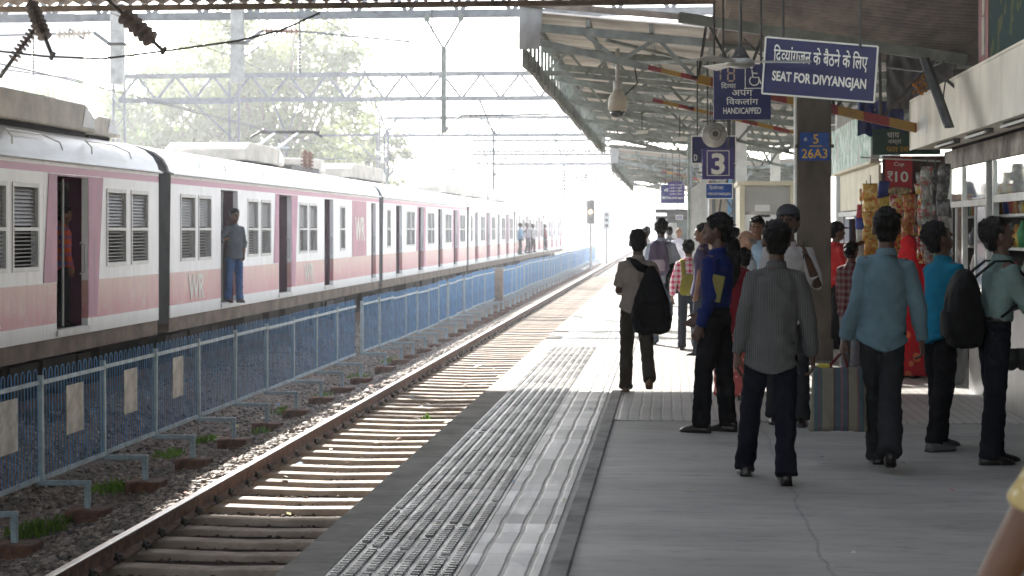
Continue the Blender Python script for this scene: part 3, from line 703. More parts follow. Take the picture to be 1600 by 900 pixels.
# Y shaped drop post
yb = at(693,208,DA); yb.y = YA-.1; g = G()
zf = at(693,75,DA).z
g.bar((yb.x,yb.y,yb.z), (yb.x,yb.y,zf), .11,.11); g.bar((yb.x,yb.y,zf-.02), (yb.x-.38,yb.y,zf+.62), .05,.05); g.bar((yb.x,yb.y,zf-.02), (yb.x+.38,yb.y,zf+.62), .05,.05)
for s in (-1,1): g.box((yb.x+s*.39,yb.y,zf+.68), (.12,.1,.13)); g.bar((yb.x+s*.39,yb.y,zf+.7), (yb.x+s*.37,yb.y,ZC), .05,.05)
g.build('forked_drop_post', M['grey_paint'], pa)
g = G(); b = yb; g.tube([(b.x+.05,b.y,b.z+.05),(b.x+.38,b.y,b.z+.4),(b.x+2.6,b.y,b.z+.42)], .02, 6); g.build('cantilever', M['ohe'], pa)
insulator(pa, (b.x+.38,b.y,b.z+.4), (b.x+1.3,b.y,b.z+.41), .045, M['insul_brown'], 7, (.1,.95))
insulator(pa, (at(812,0,DA).x,YA,ZC), (at(812,0,DA).x,YA,ZC-1.0), .05, M['insul'], 9, (.35,.95), 'hanging_insulator')

def far_gantry(D, label, xl, xr, drops, n=14, w_=.11, side=True):
    r, Y = portal(D, label, xl, xr, n=n, w_=w_)
    for x in drops:
        g = G(); zf_ = ZC-1.35
        g.tube([(x-.55,Y,ZC),(x,Y,zf_),(x,Y,zf_-2.1)], .045, 6); g.tube([(x+.55,Y,ZC),(x+.02,Y,zf_)], .03, 6)
        g.tube([(x,Y,zf_-1.6),(x+.4,Y,zf_-.9),(x+2.3,Y,zf_-.9)], .03, 6); g.build('drop_arm', M['ohe'], r)
    return r
far_gantry(66, 'second lattice gantry spanning the tracks in front of the pale trees', -21.0, 1.0, [-14.5,-10.6,-6.6], 15)
far_gantry(92, 'broad lattice gantry ending at the slim mast above the third coach', -15, 3, [-9.5,-5.5], 12)
far_gantry(180, 'faint gantry between the amber signal and the white haze', -17, 7, [-8,-4.5], 12)
far_gantry(116, 'third lattice gantry with tall lattice mast over the fourth coach', -13, 3, [-5.5], 10)
far_gantry(132, 'fourth faint gantry where overhead lines crowd together', -14.5, 4, [-6.5,-3.0], 10)
far_gantry(160, 'fifth faint gantry deep in the haze above the signals', -16, 6, [-7,-3], 12)
far_gantry(200, 'sixth very faint gantry deep in the haze', -18, 7, [-8,-4], 12)
far_gantry(250, 'most distant gantry almost lost in the white haze', -22, 8, [-8,-4,0], 14)
# half portals / cantilever masts behind the train
def mast(u, D, vtop, arm_u, arm_v, label, lattice=True):
    b = ground_at(u, D, -1.2); zt = at(u, vtop, D).z
    r = thing('overhead_line_mast', b, label, 'mast'); g = G()
    for dx in (-.16,.16): g.bar((b.x+dx,b.y,-1.2), (b.x+dx,b.y,zt), .07,.07)
    k = 0; z = -1.0
    while z < zt-.5: g.bar((b.x-.16,b.y,z), (b.x+.16,b.y,z+.0), .05,.05); z += .7
    g.build('mast_shaft', M['ohe'], r)
    a = at(arm_u, arm_v, D); a.y = b.y; g = G(); g.bar((b.x,b.y,a.z), a, .1,.1); g.bar((b.x,b.y,a.z-1.3), (b.x+(a.x-b.x)*.45,b.y,a.z-.02), .06,.06); g.build('bracket_arm', M['ohe'], r)
mast(595, 74, 208, 490, 211, 'lattice mast with a bracket arm behind the second coach, beside the tree edge')
mast(713, 98, 252, 650, 265, 'slim mast with a bracket arm above the third coach')
mast(366, 60, 128, 225, 160, 'grey mast carrying a long arm in front of the leafy tree')

def wire(name, pts, rad, label, cat='wire', m=None, sag=0, group=None):
    pts = [Vector(p) for p in pts]; out = []
    for i in range(len(pts)-1):
        for k in range(10):
            t = k/10; p = pts[i].lerp(pts[i+1], t); p.z -= sag*4*t*(1-t); out.append(p)
    out.append(pts[-1]); o_ = pts[0]
    g = G(); g.tube(out, rad, 6); o = g.build(name, m or M['wire'], smooth=True)
    return tag(o, label, cat, group)
wire('overhead_wire', [at(470,2,34), at(700,170,66), at(985,312,160)], .012, 'long dark contact wire running from the top edge down towards the vanishing tracks')
wire('overhead_wire', [at(560,2,33), at(800,158,66), at(1000,290,140)], .010, 'thinner wire running parallel on the platform side above the near track')
wire('overhead_wire', [at(-20,95,26), at(110,125,30), at(640,262,60)], .012, 'upper of two thin wires slanting over the near coach roof')
wire('overhead_wire', [at(-20,105,26), at(108,122,30), at(430,205,45)], .010, 'lower of two thin wires slanting over the near coach roof')
wire('overhead_wire', [at(150,12,38), at(380,95,46), at(520,165,60)], .012, 'thin wire slanting across the leafy tree')
wire('overhead_wire', [at(505,212,66), at(640,245,95), at(720,252,100)], .012, 'thin far wire reaching the mast above the third coach')
wire('dropper_cable', [at(675,0,39), at(675,90,39.5), at(672,128,40)], .012, 'thin hanging cable left of the forked post', sag=0)
wire('feeder_cable', [at(-20,78,25.6), at(70,88,25.6), at(160,92,25.6), at(262,79,25.6), at(370,64,25.6), at(440,47,25.7), at(500,20,25.8)], .017, 'thick dark feeder cable sagging across the top left')
def strain(pa_, pb_, frac, rad, n, label, m):
    r = thing('strain_insulator', pa_, label, 'insulator'); g = G(); g.tube([pa_, pb_], .028, 8); g.build('rod', M['dark_steel'], r)
    insulator(r, pa_, pb_, rad, m, n, frac, 'disc_stack')
    g = G(); g.tube([pb_+Vector((-.03,0,-.05)), pb_+Vector((.03,0,.06))], .03, 6); g.build('clamp', M['dark_steel'], r)
strain(at(45,-4,26), at(82,88,25.6), (.12,.72), .11, 8, 'dark strain insulator hanging steeply at the top left corner', M['insul_dark'])
strain(at(62,35,26), at(3,116,25.6), (.1,.75), .085, 9, 'dark slim strain insulator pointing down to the left edge', M['insul_dark'])
strain(at(168,0,26), at(256,80,25.6), (.3,.82), .14, 6, 'brown disc insulator stack hanging from the roof edge left of centre', mat('dusty_brown_ceramic', (.17,.13,.11), .5, 0, .2, 5))

# signals
def signal(u, D, vt, vb, label, lit):
    b = ground_at(u, D, -1.1); r = thing('railway_signal', b, label, 'signal'); zt, zb = at(u,vt,D).z, at(u,vb,D).z
    g = G(); g.tube([(b.x,b.y,-1.1),(b.x,b.y,zb)], .08, 8); g.build('signal_post', M['steel'], r)
    g = G(); g.box2((b.x-.26,b.y-.12,zb), (b.x+.26,b.y+.15,zt)); hd = g.build('signal_head', M['dark_steel'] if lit else M['steel'], r, bevel=.05)
    n = 3; 
    for k in range(n):
        z = zb+(zt-zb)*(.2+.3*k); q = G(); q.tube([(b.x,b.y-.125,z),(b.x,b.y-.16,z)], .12, 12)
        q.build('signal_lens', emat('amber_lamp', (1,.4,.08), 9) if lit and k == 1 else M['black'], hd)
    g = G(); g.box((b.x,b.y-.3,zb-.25), (.7,.6,.05)); g.build('ladder_stage', M['steel'], r)
signal(923, 120, 312, 350, 'railway signal with an amber lamp glowing beyond the train', True)
signal(948, 128, 330, 358, 'smaller unlit railway signal just right of the amber one', False)

# ================================================================== TREES
def leaf_mat(name, c, c2): return mat(name, c, .6, 0, .3, 1.5, col2=c2, trans=(c[0]*2.2,c[1]*2.2,c[2]*1.6))
BARK = mat('bark', (.16,.13,.10), .9, 0, .3, 5)
def tree(u, D, label, rx, rz, zc, nleaf, leaf, lm, clumps, seed, trunk_r=.22, ry=None, xoff=0):
    rd = random.Random(seed); rg = np.random.default_rng(seed)
    b = ground_at(u, D, -1.3); r = thing('tree', b, label, 'tree'); ry = ry or rx*.8
    top = Vector((b.x+xoff, b.y, zc)); g = G()
    fork = Vector((b.x+xoff*.3, b.y, max(-.5, zc-rz*1.15)))
    g.tube([(b.x,b.y,-1.35),(b.x+xoff*.1,b.y,(fork.z-1.3)/2),fork], [trunk_r*1.25,trunk_r,trunk_r*.8], 8)
    cl = []
    for i in range(clumps):
        a = rd.uniform(0, 6.283); ph = rd.uniform(-.75, 1); q = rd.random()**.45
        s = math.sqrt(max(0, 1-ph*ph*.9))
        c = top+Vector((rx*q*s*math.cos(a), ry*q*s*math.sin(a), rz*ph*q**.5)); cl.append(c)
        if i < 44:
            mid = fork.lerp(c, .5)+Vector((rd.uniform(-.4,.4),rd.uniform(-.4,.4),rd.uniform(.1,.5)))
            g.tube([fork, fork.lerp(mid,.5)+Vector((rd.uniform(-.2,.2),0,.15)), mid, c], [trunk_r*.6,trunk_r*.46,trunk_r*.32,.03], 6)
    g.build('trunk', BARK, r, smooth=True)
    C = np.array([c[:] for c in cl]); idx = rg.integers(0, clumps, nleaf); sz = rg.uniform(.6,1.3,clumps)
    P0 = C[idx]+rg.normal(0, 1, (nleaf,3))*np.array([.42,.42,.30])*sz[idx][:, None]*(rx/4.2)
    d1 = rg.normal(0,1,(nleaf,3)); d1 /= np.linalg.norm(d1,axis=1)[:, None]; d2 = np.cross(d1, rg.normal(0,1,(nleaf,3))); d2 /= np.linalg.norm(d2,axis=1)[:, None]
    L = leaf*rg.uniform(.6,1.3,(nleaf,1)); d1 = d1*L; d2 = d2*L*.55
    V = np.stack([P0-d1, P0+d2, P0+d1, P0-d2], 1).reshape(-1,3)-np.array(b[:])
    Fc = np.arange(nleaf*4).reshape(-1,4)
    np_mesh('crown', V, Fc, lm, r)
LA = leaf_mat('leaf_grey_green', (.115,.135,.075), (.07,.09,.045)); LB = leaf_mat('leaf_fresh_green', (.11,.145,.07), (.065,.095,.04))
tree(425, 118, 'tall airy tree with sparse leaves and visible limbs behind the second coach', 7.8, 6.9, 9.9, 15000, .22, LA, 100, 3, .35)
tree(300, 126, 'leafy tree leaning left of the tall airy tree', 6.6, 5.6, 9.2, 10000, .22, LB, 70, 11, .35)
tree(120, 132, 'broad low tree behind the nearest coach roof at left', 8.6, 4.0, 7.6, 12000, .22, LB, 60, 5, .35)
tree(-40, 140, 'rounded tree at the left picture edge behind the roof equipment', 7.0, 4.0, 7.8, 8000, .24, LA, 50, 6, .35)
tree(555, 135, 'small hazy tree at the right end of the row of trees', 4.3, 3.8, 6.2, 5500, .21, LA, 40, 8, .25)
tree(480, 150, 'dense low tree far behind the pantograph', 8, 4.0, 5.0, 9000, .25, LB, 50, 9, .35)
tree(215, 152, 'dense hazy tree between the two drop posts', 7.6, 4.3, 6.6, 9000, .25, LA, 50, 10, .35)

# far hazy buildings
FBW = mat('far_window', (.55,.57,.60), .8, 0, .1, .2)
FB = mat('far_building', (.62,.64,.66), .9, 0, .1, .2)
def building(u, D, w_, v_top, label, floors, dep=14):
    c = ground_at(u, D, -1.3); zt = at(u, v_top, D).z; r = thing('distant_building', c, label, 'building')
    g = G(); g.box2((c.x-w_/2,c.y,-1.3), (c.x+w_/2,c.y+dep,zt)); g.build('wall', FB, r)
    wm = FBW; nx = max(3, int(w_/3)); fh = (zt+1.3)/floors
    for i in range(floors):
        for k in range(nx):
            q = G(); x = c.x-w_/2+(k+.5)*w_/nx; q.box((x,c.y-.02,-1.3+(i+.55)*fh), (w_/nx*.5,.05,fh*.45)); q.build('window', wm, r)
    g = G(); g.box2((c.x-w_/2-.3,c.y-.3,zt+.01), (c.x+w_/2+.3,c.y+dep+.3,zt+.5)); g.build('parapet', FB, r)
building(20, 430, 26, 20, 'pale tall block barely visible at the far left behind the trees', 11)
building(905, 420, 50, 318, 'wide hazy low building closing the view beyond the signals', 4, 20)

# ================================================================== CANOPY OVER THE PLATFORM
def corr(x_pts, y0, y1, pitch, amp, axis='y', thick=.004):
    """corrugated sheet following x_pts (x,z), waves along y"""
    n = int((y1-y0)/pitch*6); rows = []
    for i in range(n+1):
        y = y0+(y1-y0)*i/n; h = amp*math.sin(2*math.pi*(y-y0)/pitch)
        rows.append([(x, y, z+h) for x, z in x_pts])
    g = G(); g.loft(rows, False, False); return g
XE, ZE = -2.31, 5.08
def roofline(x): return ZE-.10*(x-XE) if x < 3.3 else ZE-.10*(3.3-XE)+.08*(x-3.3)
stripe_m = mat('hazard_paint', (.4,.03,.03), .6); t, P = nodes_of(stripe_m); tc = t.nodes.new('ShaderNodeTexCoord'); sp = t.nodes.new('ShaderNodeSeparateXYZ'); t.links.new(tc.outputs['Object'], sp.inputs[0])
fr = math_n(t, 'FRACT', math_n(t, 'DIVIDE', sp.outputs[0], .62)); nz = tex_n(t, 'ShaderNodeTexNoise', tc.outputs['Object'], Scale=5.0, Detail=4.0)
cc = mix_c(t, math_n(t, 'GREATER_THAN', fr, .5), (.20,.018,.02), (.27,.15,.02)); cc = mix_c(t, math_n(t, 'MULTIPLY', smooth_step(t, nz.outputs['Fac'], .5, .75), .6), cc, (.10,.075,.05)); t.links.new(cc, P.inputs['Base Color'])

def canopy(name, Y0, Y1, label, step, xl=XE, zoff=0.0, gaps=(), cols=(), xr=9.0, fascia=True):
    r = thing(name, (xl, Y0, 0), label, 'canopy')
    xs = [(x, roofline(x)+zoff) for x in (xl, -.5, 1.5, 3.3, 6.0, xr)]
    y = Y0; segs = []
    for ga, gb in list(gaps)+[(Y1, Y1)]:
        segs.append((y, ga)); y = gb
    for a, b in segs:
        if b-a > .3: corr(xs, a, b, .28, .042).build('roof_sheet', M['sheet'], r, smooth=True)
    # vertical ribbed valance along the eave
    n = int((Y1-Y0)/.2*5); rows = []
    for i in range(n+1):
        yy = Y0+(Y1-Y0)*i/n; o = .02*math.sin(2*math.pi*i/5)
        wob = .025*math.sin(yy*1.1)
        rows.append([(xl-.03+o, yy, ZE+zoff-.52), (xl-.035+o, yy, ZE+zoff-.86+wob)])
    g = G(); g.loft(rows, False, False); g.build('valance', M['valance'], r, smooth=True)
    g = G(); g.box2((xl-.06,Y0,ZE+zoff-.03), (xl-.02,Y1,ZE+zoff+.10)); g.build('gutter', M['valance'], r)
    if fascia:
        g = G(); g.prism([(xl-.08,Y0-.04,ZE+zoff+.10),(xl-.08,Y0-.04,ZE+zoff-.60),(xl+.24,Y0-.04,ZE+zoff-.60),(xl+.30,Y0-.04,ZE+zoff+.06)], (0,.03,0)); g.build('end_fascia', M['valance'], r)
        g = G(); g.bar((xl-.05,Y0-.07,ZE+zoff+.13), (3.3,Y0-.07,roofline(3.3)+zoff+.13), .06,.10); g.build('barge_trim', M['brown_sheet'], r)
    for x in (xl+.12, -1.3, -.3, .7, 1.7, 2.7, 4.2, 5.8):
        if x > xr: continue
        g = G(); g.box2((x-.03,Y0+.02,roofline(x)+zoff-.15), (x+.03,Y1-.02,roofline(x)+zoff-.035)); g.build('purlin', M['grey_paint'], r)
    yy = Y0+.15; k = 0
    tz = lambda x: roofline(x)+zoff-.22
    bz = lambda x: ZE+zoff-.42-.24*(x-xl)
    while yy < Y1:
        m_ = M['grey_paint'] if k % 4 == 0 else M['pale_green']
        full = k % 2 == 0
        g = G(); g.bar((xl+.02,yy,tz(xl)), (3.3,yy,tz(3.3)), .09,.13); g.bar((3.3,yy,tz(3.3)), (xr,yy,tz(xr)), .09,.13); tr = g.build('truss', m_, r)
        g = G()
        if full:
            g.bar((xl+.05,yy,bz(xl+.05)), (-.35,yy,bz(-.35)), .08,.11)
            sm_ = stripe_m if k < 4 else m_
            q = G(); q.bar((-.345,yy,bz(-.345)), (3.9,yy,bz(3.9)), .06,.075); q.build('striped_tie' if k < 4 else 'tie', sm_, tr)
            xs_ = [xl+.9,-.2,1.0,2.2,3.3]
            for i in range(4):
                p0_, p1_ = xs_[i], xs_[i+1]; mid = (p0_+p1_)/2
                g.bar((p0_,yy,tz(p0_)), (mid,yy,bz(mid)), .06,.06); g.bar((mid,yy,bz(mid)), (p1_,yy,tz(p1_)), .06,.06)
            g.bar((3.3,yy,bz(3.3)), (6.5,yy,tz(6.5)), .07,.07)
        else:
            d_ = .42; g.bar((xl+.05,yy,tz(xl)-d_), (3.3,yy,tz(3.3)-d_), .06,.08)
            xs_ = np.linspace(xl+.1, 3.2, 8)
            for i in range(7):
                p0_, p1_ = xs_[i], xs_[i+1]; mid = (p0_+p1_)/2
                g.bar((p0_,yy,tz(p0_)-d_), (mid,yy,tz(mid)), .045,.045); g.bar((mid,yy,tz(mid)), (p1_,yy,tz(p1_)-d_), .045,.045)
        g.build('lattice_web', m_, tr)
        for j in range(4):
            g = G(); y_ = yy+j*step/4; 
            g.bar((xl+.02,y_,ZE+zoff+.02), (xl+.02,y_,ZE+zoff-.8), .05,.06); g.build('eave_post', m_, tr)
        if yy+step < Y1:
            g = G(); g.bar((-1.0,yy,tz(-1.0)-.1), (1.2,yy+step,tz(1.2)-.1), .05,.05); g.bar((1.2,yy,tz(1.2)-.17), (-1.0,yy+step,tz(-1.0)-.17), .05,.05); g.build('brace', M['pale_green'], tr)
        yy += step; k += 1
    for xc, yc in cols:
        g = G(); g.box2((xc-.15,yc-.15,0), (xc+.15,yc+.15,roofline(xc)+zoff-.3)); g.build('column', M['white'], r, bevel=.02)
    return r
canopy('platform_canopy', 27.9, 61.5, 'long grey sheet canopy on lattice trusses with a ribbed eave over the platform', 3.5, gaps=[(40.0,40.25),(47.6,47.9),(53,53.3)], cols=[(1.74,44.0),(3.3,34),(3.3,56)])
canopy('platform_canopy', 70, 112, 'farther small canopy beyond the sunlit gap, above the far blue signs', 6.0, cols=[(1.6,74),(1.6,86),(1.6,98)], zoff=-.25)

# shed roof spanning the tracks above the camera: its front edge shows along the top of the picture
sh = thing('track_shed_roof', (0, 27, 0), 'dark brown corrugated shed roof whose front edge runs along the top of the view', 'roof')
ZS = 5.17; ROOF_BACK = -26.0
def shed_sheet(x0, x1, y0, y1):
    n = int((x1-x0)/.26*6); rows = []
    for i in range(n+1):
        x = x0+(x1-x0)*i/n; h = .03*math.sin(2*math.pi*i/6); rows.append([(x, y0, ZS+(27-y0)*.03+h), (x, y1, ZS+(27-y1)*.03+h)])
    g = G(); g.loft(rows, False, False); g.build('roof_sheet', M['brown_sheet'], sh, smooth=True)
shed_sheet(-11.5, 15.5, 15.2, 27.0); shed_sheet(2.2, 15.5, 9.5, 15.2); shed_sheet(-11.5, -2.4, 9.5, 15.2); shed_sheet(-11.5, 15.5, ROOF_BACK, 9.5)  # the overhead opening is invented, to let sky light onto the platform floor
g = G(); g.bar((-11.5,26.8,ZS-.10), (15.5,26.8,ZS-.10), .06,.09); g.build('edge_purlin', M['brown_sheet'], sh)
for yy in (22.5, 18, 15.3, 9.4): 
    g = G(); z = ZS+(27-yy)*.03-.14; g.bar((-11.5,yy,z), (15.5,yy,z), .1,.16); g.build('purlin', M['dark_steel'], sh)
g = G(); g.box2((15.4,ROOF_BACK,0), (15.55,27,6.4)); g.build('back_wall', M['dark_in'], sh)
# truss over the pillar, on the near side of the canopy
nt_ = thing('roof_truss', (1.74, 22, 3.2), 'near roof truss with red and yellow striped tie resting on the brown pillar', 'truss')
a, b = at(1090,126,22), at(1440,207,22); b.y = a.y = 21.9
g = G(); g.bar(a, b, .09,.11); g.build('striped_tie', stripe_m, nt_)
a2, b2 = at(1060,30,22), at(1500,100,22); b2.y = a2.y = 21.9; g = G(); g.bar(a2, b2, .1,.13)
g.build('top_chord', M['grey_paint'], nt_)
g = G()
for i in range(5):
    p = a.lerp(b, i/5); q = a2.lerp(b2, (i+.5)/5); s = a.lerp(b, (i+1)/5); g.bar(p, q, .035,.035); g.bar(q, s, .035,.035)
g.build('lattice_web', M['dark_steel'], nt_)
# brown sheet lean-to above the right side
lt = thing('lean_to_sheet', (3, 24, 4), 'brown ribbed roofing sheet hanging low above the near kiosk', 'roof sheet')
rows = []
for i in range(241):
    y = 15+13*i/240; h = .025*math.sin(2*math.pi*i/6); rows.append([(.6,y,4.62+h),(3.2,y,4.28+h),(7.5,y,3.98+h)])
g = G(); g.loft(rows, False, False); g.build('sheet', M['brown_sheet'], lt, smooth=True)
g = G()
for x, z in ((.75,4.55),): g.box2((x-.04,15,z-.05), (x+.04,28,z+.06))
g.build('purlin', M['brown_sheet'], lt)

# pillar
pp = thing('pillar', (1.76, 22, 0), 'square grimy brown concrete pillar with a blue number plate', 'pillar')
g = G(); g.box2((1.555,21.8,0), (1.965,22.2,3.55)); g.build('shaft', M['pillar'], pp, bevel=.02)
g = G(); g.tube([(1.535,21.85,.3),(1.535,21.85,3.4)], .022, 8); g.build('conduit', M['white'], pp)
g = G(); g.box2((1.53,21.77,.0), (1.99,22.23,.28)); g.build('plinth', M['pillar'], pp, bevel=.02)
ps = thing('number_plate', (1.76, 21.79, 2.6), 'blue plate with yellow 5 over 26A3 on the pillar', 'sign')
a, b = at(1243,208,21.6), at(1288,250,21.6); yp = 21.785
zt, zm, zb = 2.80, 2.635, 2.46
g = G(); g.box2((1.585,yp-.012,zm+.004), (1.935,yp,zt)); g.build('upper_plate', M['sign_blue'], ps)
g = G(); g.box2((1.575,yp-.012,zb), (1.945,yp,zm-.004)); g.build('lower_plate', M['sign_blue'], ps)
letter('lettering', '5', ps, M['yellow'], (1.775,yp-.012,zm+.088), (1,0,0), height=.115, bold=.01)
letter('lettering', '26A3', ps, M['yellow'], (1.76,yp-.012,zm-.09), (1,0,0), width=.31, height=.115, bold=.01)
letter('lettering', 'के', ps, M['sign_white'], (1.65,yp-.012,zm+.085), (1,0,0), height=.05)
g = G(); g.box2((1.70,yp-.016,zm-.006), (1.85,yp-.012,zm+.006)); g.build('divider', M['yellow'], ps)
g = G()
for s in (-1,1): g.box2((1.76+s*.185-.01,yp-.02,zm-.02), (1.76+s*.235,yp+.01,zm+.02))
g.build('strap', M['dark_steel'], ps)

# ================================================================== SIGNS
def hang(r, pts, top): 
    g = G()
    for p in pts: g.tube([p, (p[0],p[1],top)], .012, 6)
    g.build('hanger', M['dark_steel'], r)
# SEAT FOR DIVYANGJAN : corners in the photograph (1197,58) (1372,73) (1366,160) (1191,146)
DS = 15.5
tl, tr_, br_, bl = at(1197,58,DS), at(1372,73,DS-.35), at(1366,160,DS-.35), at(1191,146,DS)
sg = thing('hanging_sign', tl, 'navy hanging sign reading SEAT FOR DIVYANGJAN in Hindi and English', 'sign')
n_ = (tr_-tl).cross(bl-tl).normalized(); n_ = n_ if n_.y < 0 else -n_
g = G(); g.prism([tl,tr_,br_,bl], -n_*.05); g.build('panel', M['sign_navy'], sg)
g = G(); 
for p, q in ((tl,tr_),(tr_,br_),(br_,bl),(bl,tl)): g.bar(p+n_*.004, q+n_*.004, .014,.02, up=n_)
g.build('frame', M['sign_white'], sg)
xd = (tr_-tl).normalized(); upv = (tl-bl).normalized(); cc = (tl+tr_+br_+bl)/4; wS = (tr_-tl).length; hS = (tl-bl).length
def on_sign(nm, segs, par, m, c, xd, upv, n, width, height, bold=0.0):
    V, fs = text_line([segs] if isinstance(segs, str) else segs, 1, bold)
    V[:, 0] -= (V[:, 0].min()+V[:, 0].max())/2; V[:, 1] -= (V[:, 1].min()+V[:, 1].max())/2
    sx = width/(V[:, 0].max()-V[:, 0].min()); sy2 = height/(V[:, 1].max()-V[:, 1].min()) if height else sx
    g = G(); g.add([c+n*.006+xd*(p[0]*sx)+upv*(p[1]*sy2) for p in V], fs); return g.build(nm, m, par)
on_sign('lettering', ['िद', ('व', .64), 'यांगजन के बैठने के िलए'], sg, M['sign_white'], cc+upv*hS*.20, xd, upv, n_, wS*.84, hS*.36, .014)
on_sign('lettering', 'SEAT FOR DIVYANGJAN', sg, M['sign_white'], cc-upv*hS*.20, xd, upv, n_, wS*.84, hS*.23, .032)
hang(sg, [tl+Vector((.15,.02,0)), tr_+Vector((-.15,.02,0))], 4.3)
# HANDICAPPED sign
DH = 18.5
def flat_sign(u0, v0, u1, v1, D, name, label, m=None, frame=True, thick=.06, dv=0):
    a, b = at(u0,v0,D), at(u1,v1,D); y = a.y
    r = thing(name, ((a.x+b.x)/2, y, b.z), label, 'sign')
    g = G(); g.box2((a.x,y,b.z), (b.x,y+thick,a.z)); g.build('panel', m or M['sign_navy'], r)
    if frame:
        g = G(); t_ = .016
        for q in (((a.x,y-.008,a.z-t_),(b.x,y-.001,a.z)),((a.x,y-.008,b.z),(b.x,y-.001,b.z+t_)),((a.x,y-.008,b.z+t_),(a.x+t_,y-.001,a.z-t_)),((b.x-t_,y-.008,b.z+t_),(b.x,y-.001,a.z-t_))): g.box2(*q)
        g.build('frame', M['sign_white'], r)
    def T(segs, fu, fv, wf, hf, bold=0.0, m2=None):
        return letter('lettering', segs, r, m2 or M['sign_white'], (a.x+(b.x-a.x)*fu, y, b.z+(a.z-b.z)*fv), (1,0,0), width=(b.x-a.x)*wf, height=(a.z-b.z)*hf if hf else None, bold=bold, nrm_off=.004)
    return r, T, a, b, y
hs, T, a, b, y = flat_sign(1115,101,1204,187,DH,'hanging_sign','dark navy hanging sign with wheelchair symbol reading HANDICAPPED', frame=False)
M['seg'] = mat('segment_digit', (.50,.36,.26), .5, 0, .2, 6)
T('HANDICAPPED', .5, .16, .66, .115, .018)
T(['िवकलांग'], .5, .34, .56, .14, .006); T(['अपंग'], .5, .50, .36, .14, .006); T(['िद', ('व', .64), 'या'], .26, .62, .26, .12, .006)
g = G()     # segment digits 1 8
W_, H_ = b.x-a.x, a.z-b.z
def seg(fx, fz, hor): 
    w_, h_ = (.085*W_, .03*H_) if hor else (.028*W_, .11*H_)
    g.box2((a.x+fx*W_-w_/2,y-.012,b.z+fz*H_-h_/2), (a.x+fx*W_+w_/2,y-.004,b.z+fz*H_+h_/2))
seg(.12,.91,0); seg(.12,.77,0); g.build('one_segments', M['seg'], hs); g = G()
for fx in (.25,.36): seg(fx,.91,0); seg(fx,.77,0)
for fz in (.985,.84,.70): seg(.305,fz,1)
g.build('eight_segments', M['seg'], hs)
g = G()     # wheelchair pictogram in a frame
cx, cz = a.x+.72*W_, b.z+.78*H_
def ln(pts, rr): g.tube([(p[0],y-.010,p[1]) for p in pts], rr, 5)
ln([(cx-.10,cz-.125),(cx+.13,cz-.125)], .005); ln([(cx-.10,cz-.125),(cx-.10,cz+.12)], .005)
ln([(cx+.05*math.cos(t_)-.005, cz-.045+.05*math.sin(t_)) for t_ in np.linspace(2.2, 6.6, 14)], .007)
ln([(cx-.03,cz+.065),(cx-.02,cz-.01),(cx+.04,cz-.012),(cx+.062,cz-.075),(cx+.085,cz-.07)], .008); ln([(cx-.022,cz+.035),(cx+.03,cz+.03)], .007)
g.ell((cx-.034,y-.008,cz+.095), (.018,.006,.018), 10, 6)
g.build('wheelchair_symbol', M['sign_white'], hs)
hang(hs, [(a.x+.1,y+.03,a.z), (b.x-.1,y+.03,a.z)], 4.4)
# platform number 3
s3, T, a, b, y = flat_sign(1097,232,1147,280,26,'number_sign','square purple sign with a big white 3 hanging above the crowd', M['sign_purple'], False, .12)
T('3', .5, .5, .42, .70, .03)
g = G(); t_ = .010; xa, xb, za, zb = a.x+.07, b.x-.07, b.z+.05, a.z-.03
for q in (((xa,y-.006,za),(xb,y-.001,za+t_)),((xa,y-.006,zb-t_),(xb,y-.001,zb)),((xa,y-.006,za+t_),(xa+t_,y-.001,zb-t_)),((xb-t_,y-.006,za+t_),(xb,y-.001,zb-t_))): g.box2(*q)
g.build('inner_frame', M['sign_white'], s3); hang(s3, [(a.x+.08,y+.06,a.z), (b.x-.08,y+.06,a.z)], 4.2)
s4, T, a, b, y = flat_sign(1080,212,1150,256,29,'hanging_sign','blue sign board partly hidden behind the number 3 sign', M['sign_navy'], True)
T('D', .10, .22, .07, .22, .01); hang(s4, [(a.x+.1,y+.03,a.z), (b.x-.1,y+.03,a.z)], 4.4)
s5, T, a, b, y = flat_sign(1032,288,1070,318,66,'hanging_sign','far navy sign with two lines of white lettering under the far canopy', M['sign_navy'], True)
T(['मिहला िडब्बा'], .5, .68, .7, .22); T('SEAT FOR DIVYANGJAN', .5, .28, .84, .16, .01); hang(s5, [(a.x+.2,y+.03,a.z), (b.x-.2,y+.03,a.z)], 4.6)
s6, T, a, b, y = flat_sign(1044,284,1068,308,62,'hanging_sign','small purple striped board overlapping the far navy sign', M['sign_purple'], False)
for fz in (.8,.6,.4,.2): T('LADIES  COACH', .5, fz, .8, .09)
hang(s6, [(a.x+.15,y+.03,a.z), (b.x-.15,y+.03,a.z)], 4.6)
s7, T, a, b, y = flat_sign(1102,286,1145,311,33,'hanging_sign','blue sign with white lettering below the number 3 sign', M['sign_blue'], True)
T('FOR DIVYANGJAN', .5, .3, .8, .2, .01); T(['िद', ('व', .64), 'यांगजन'], .4, .72, .5, .26); hang(s7, [(a.x+.1,y+.03,a.z), (b.x-.1,y+.03,a.z)], 4.0)
s8, T, a, b, y = flat_sign(1056,336,1067,343,60,'hanging_sign','tiny blue sign above the far man in white', M['sign_purple'], True); T('TOILET', .5,.5,.7,.4)
hang(s8, [(a.x+.05,y+.03,a.z)], 3.9)

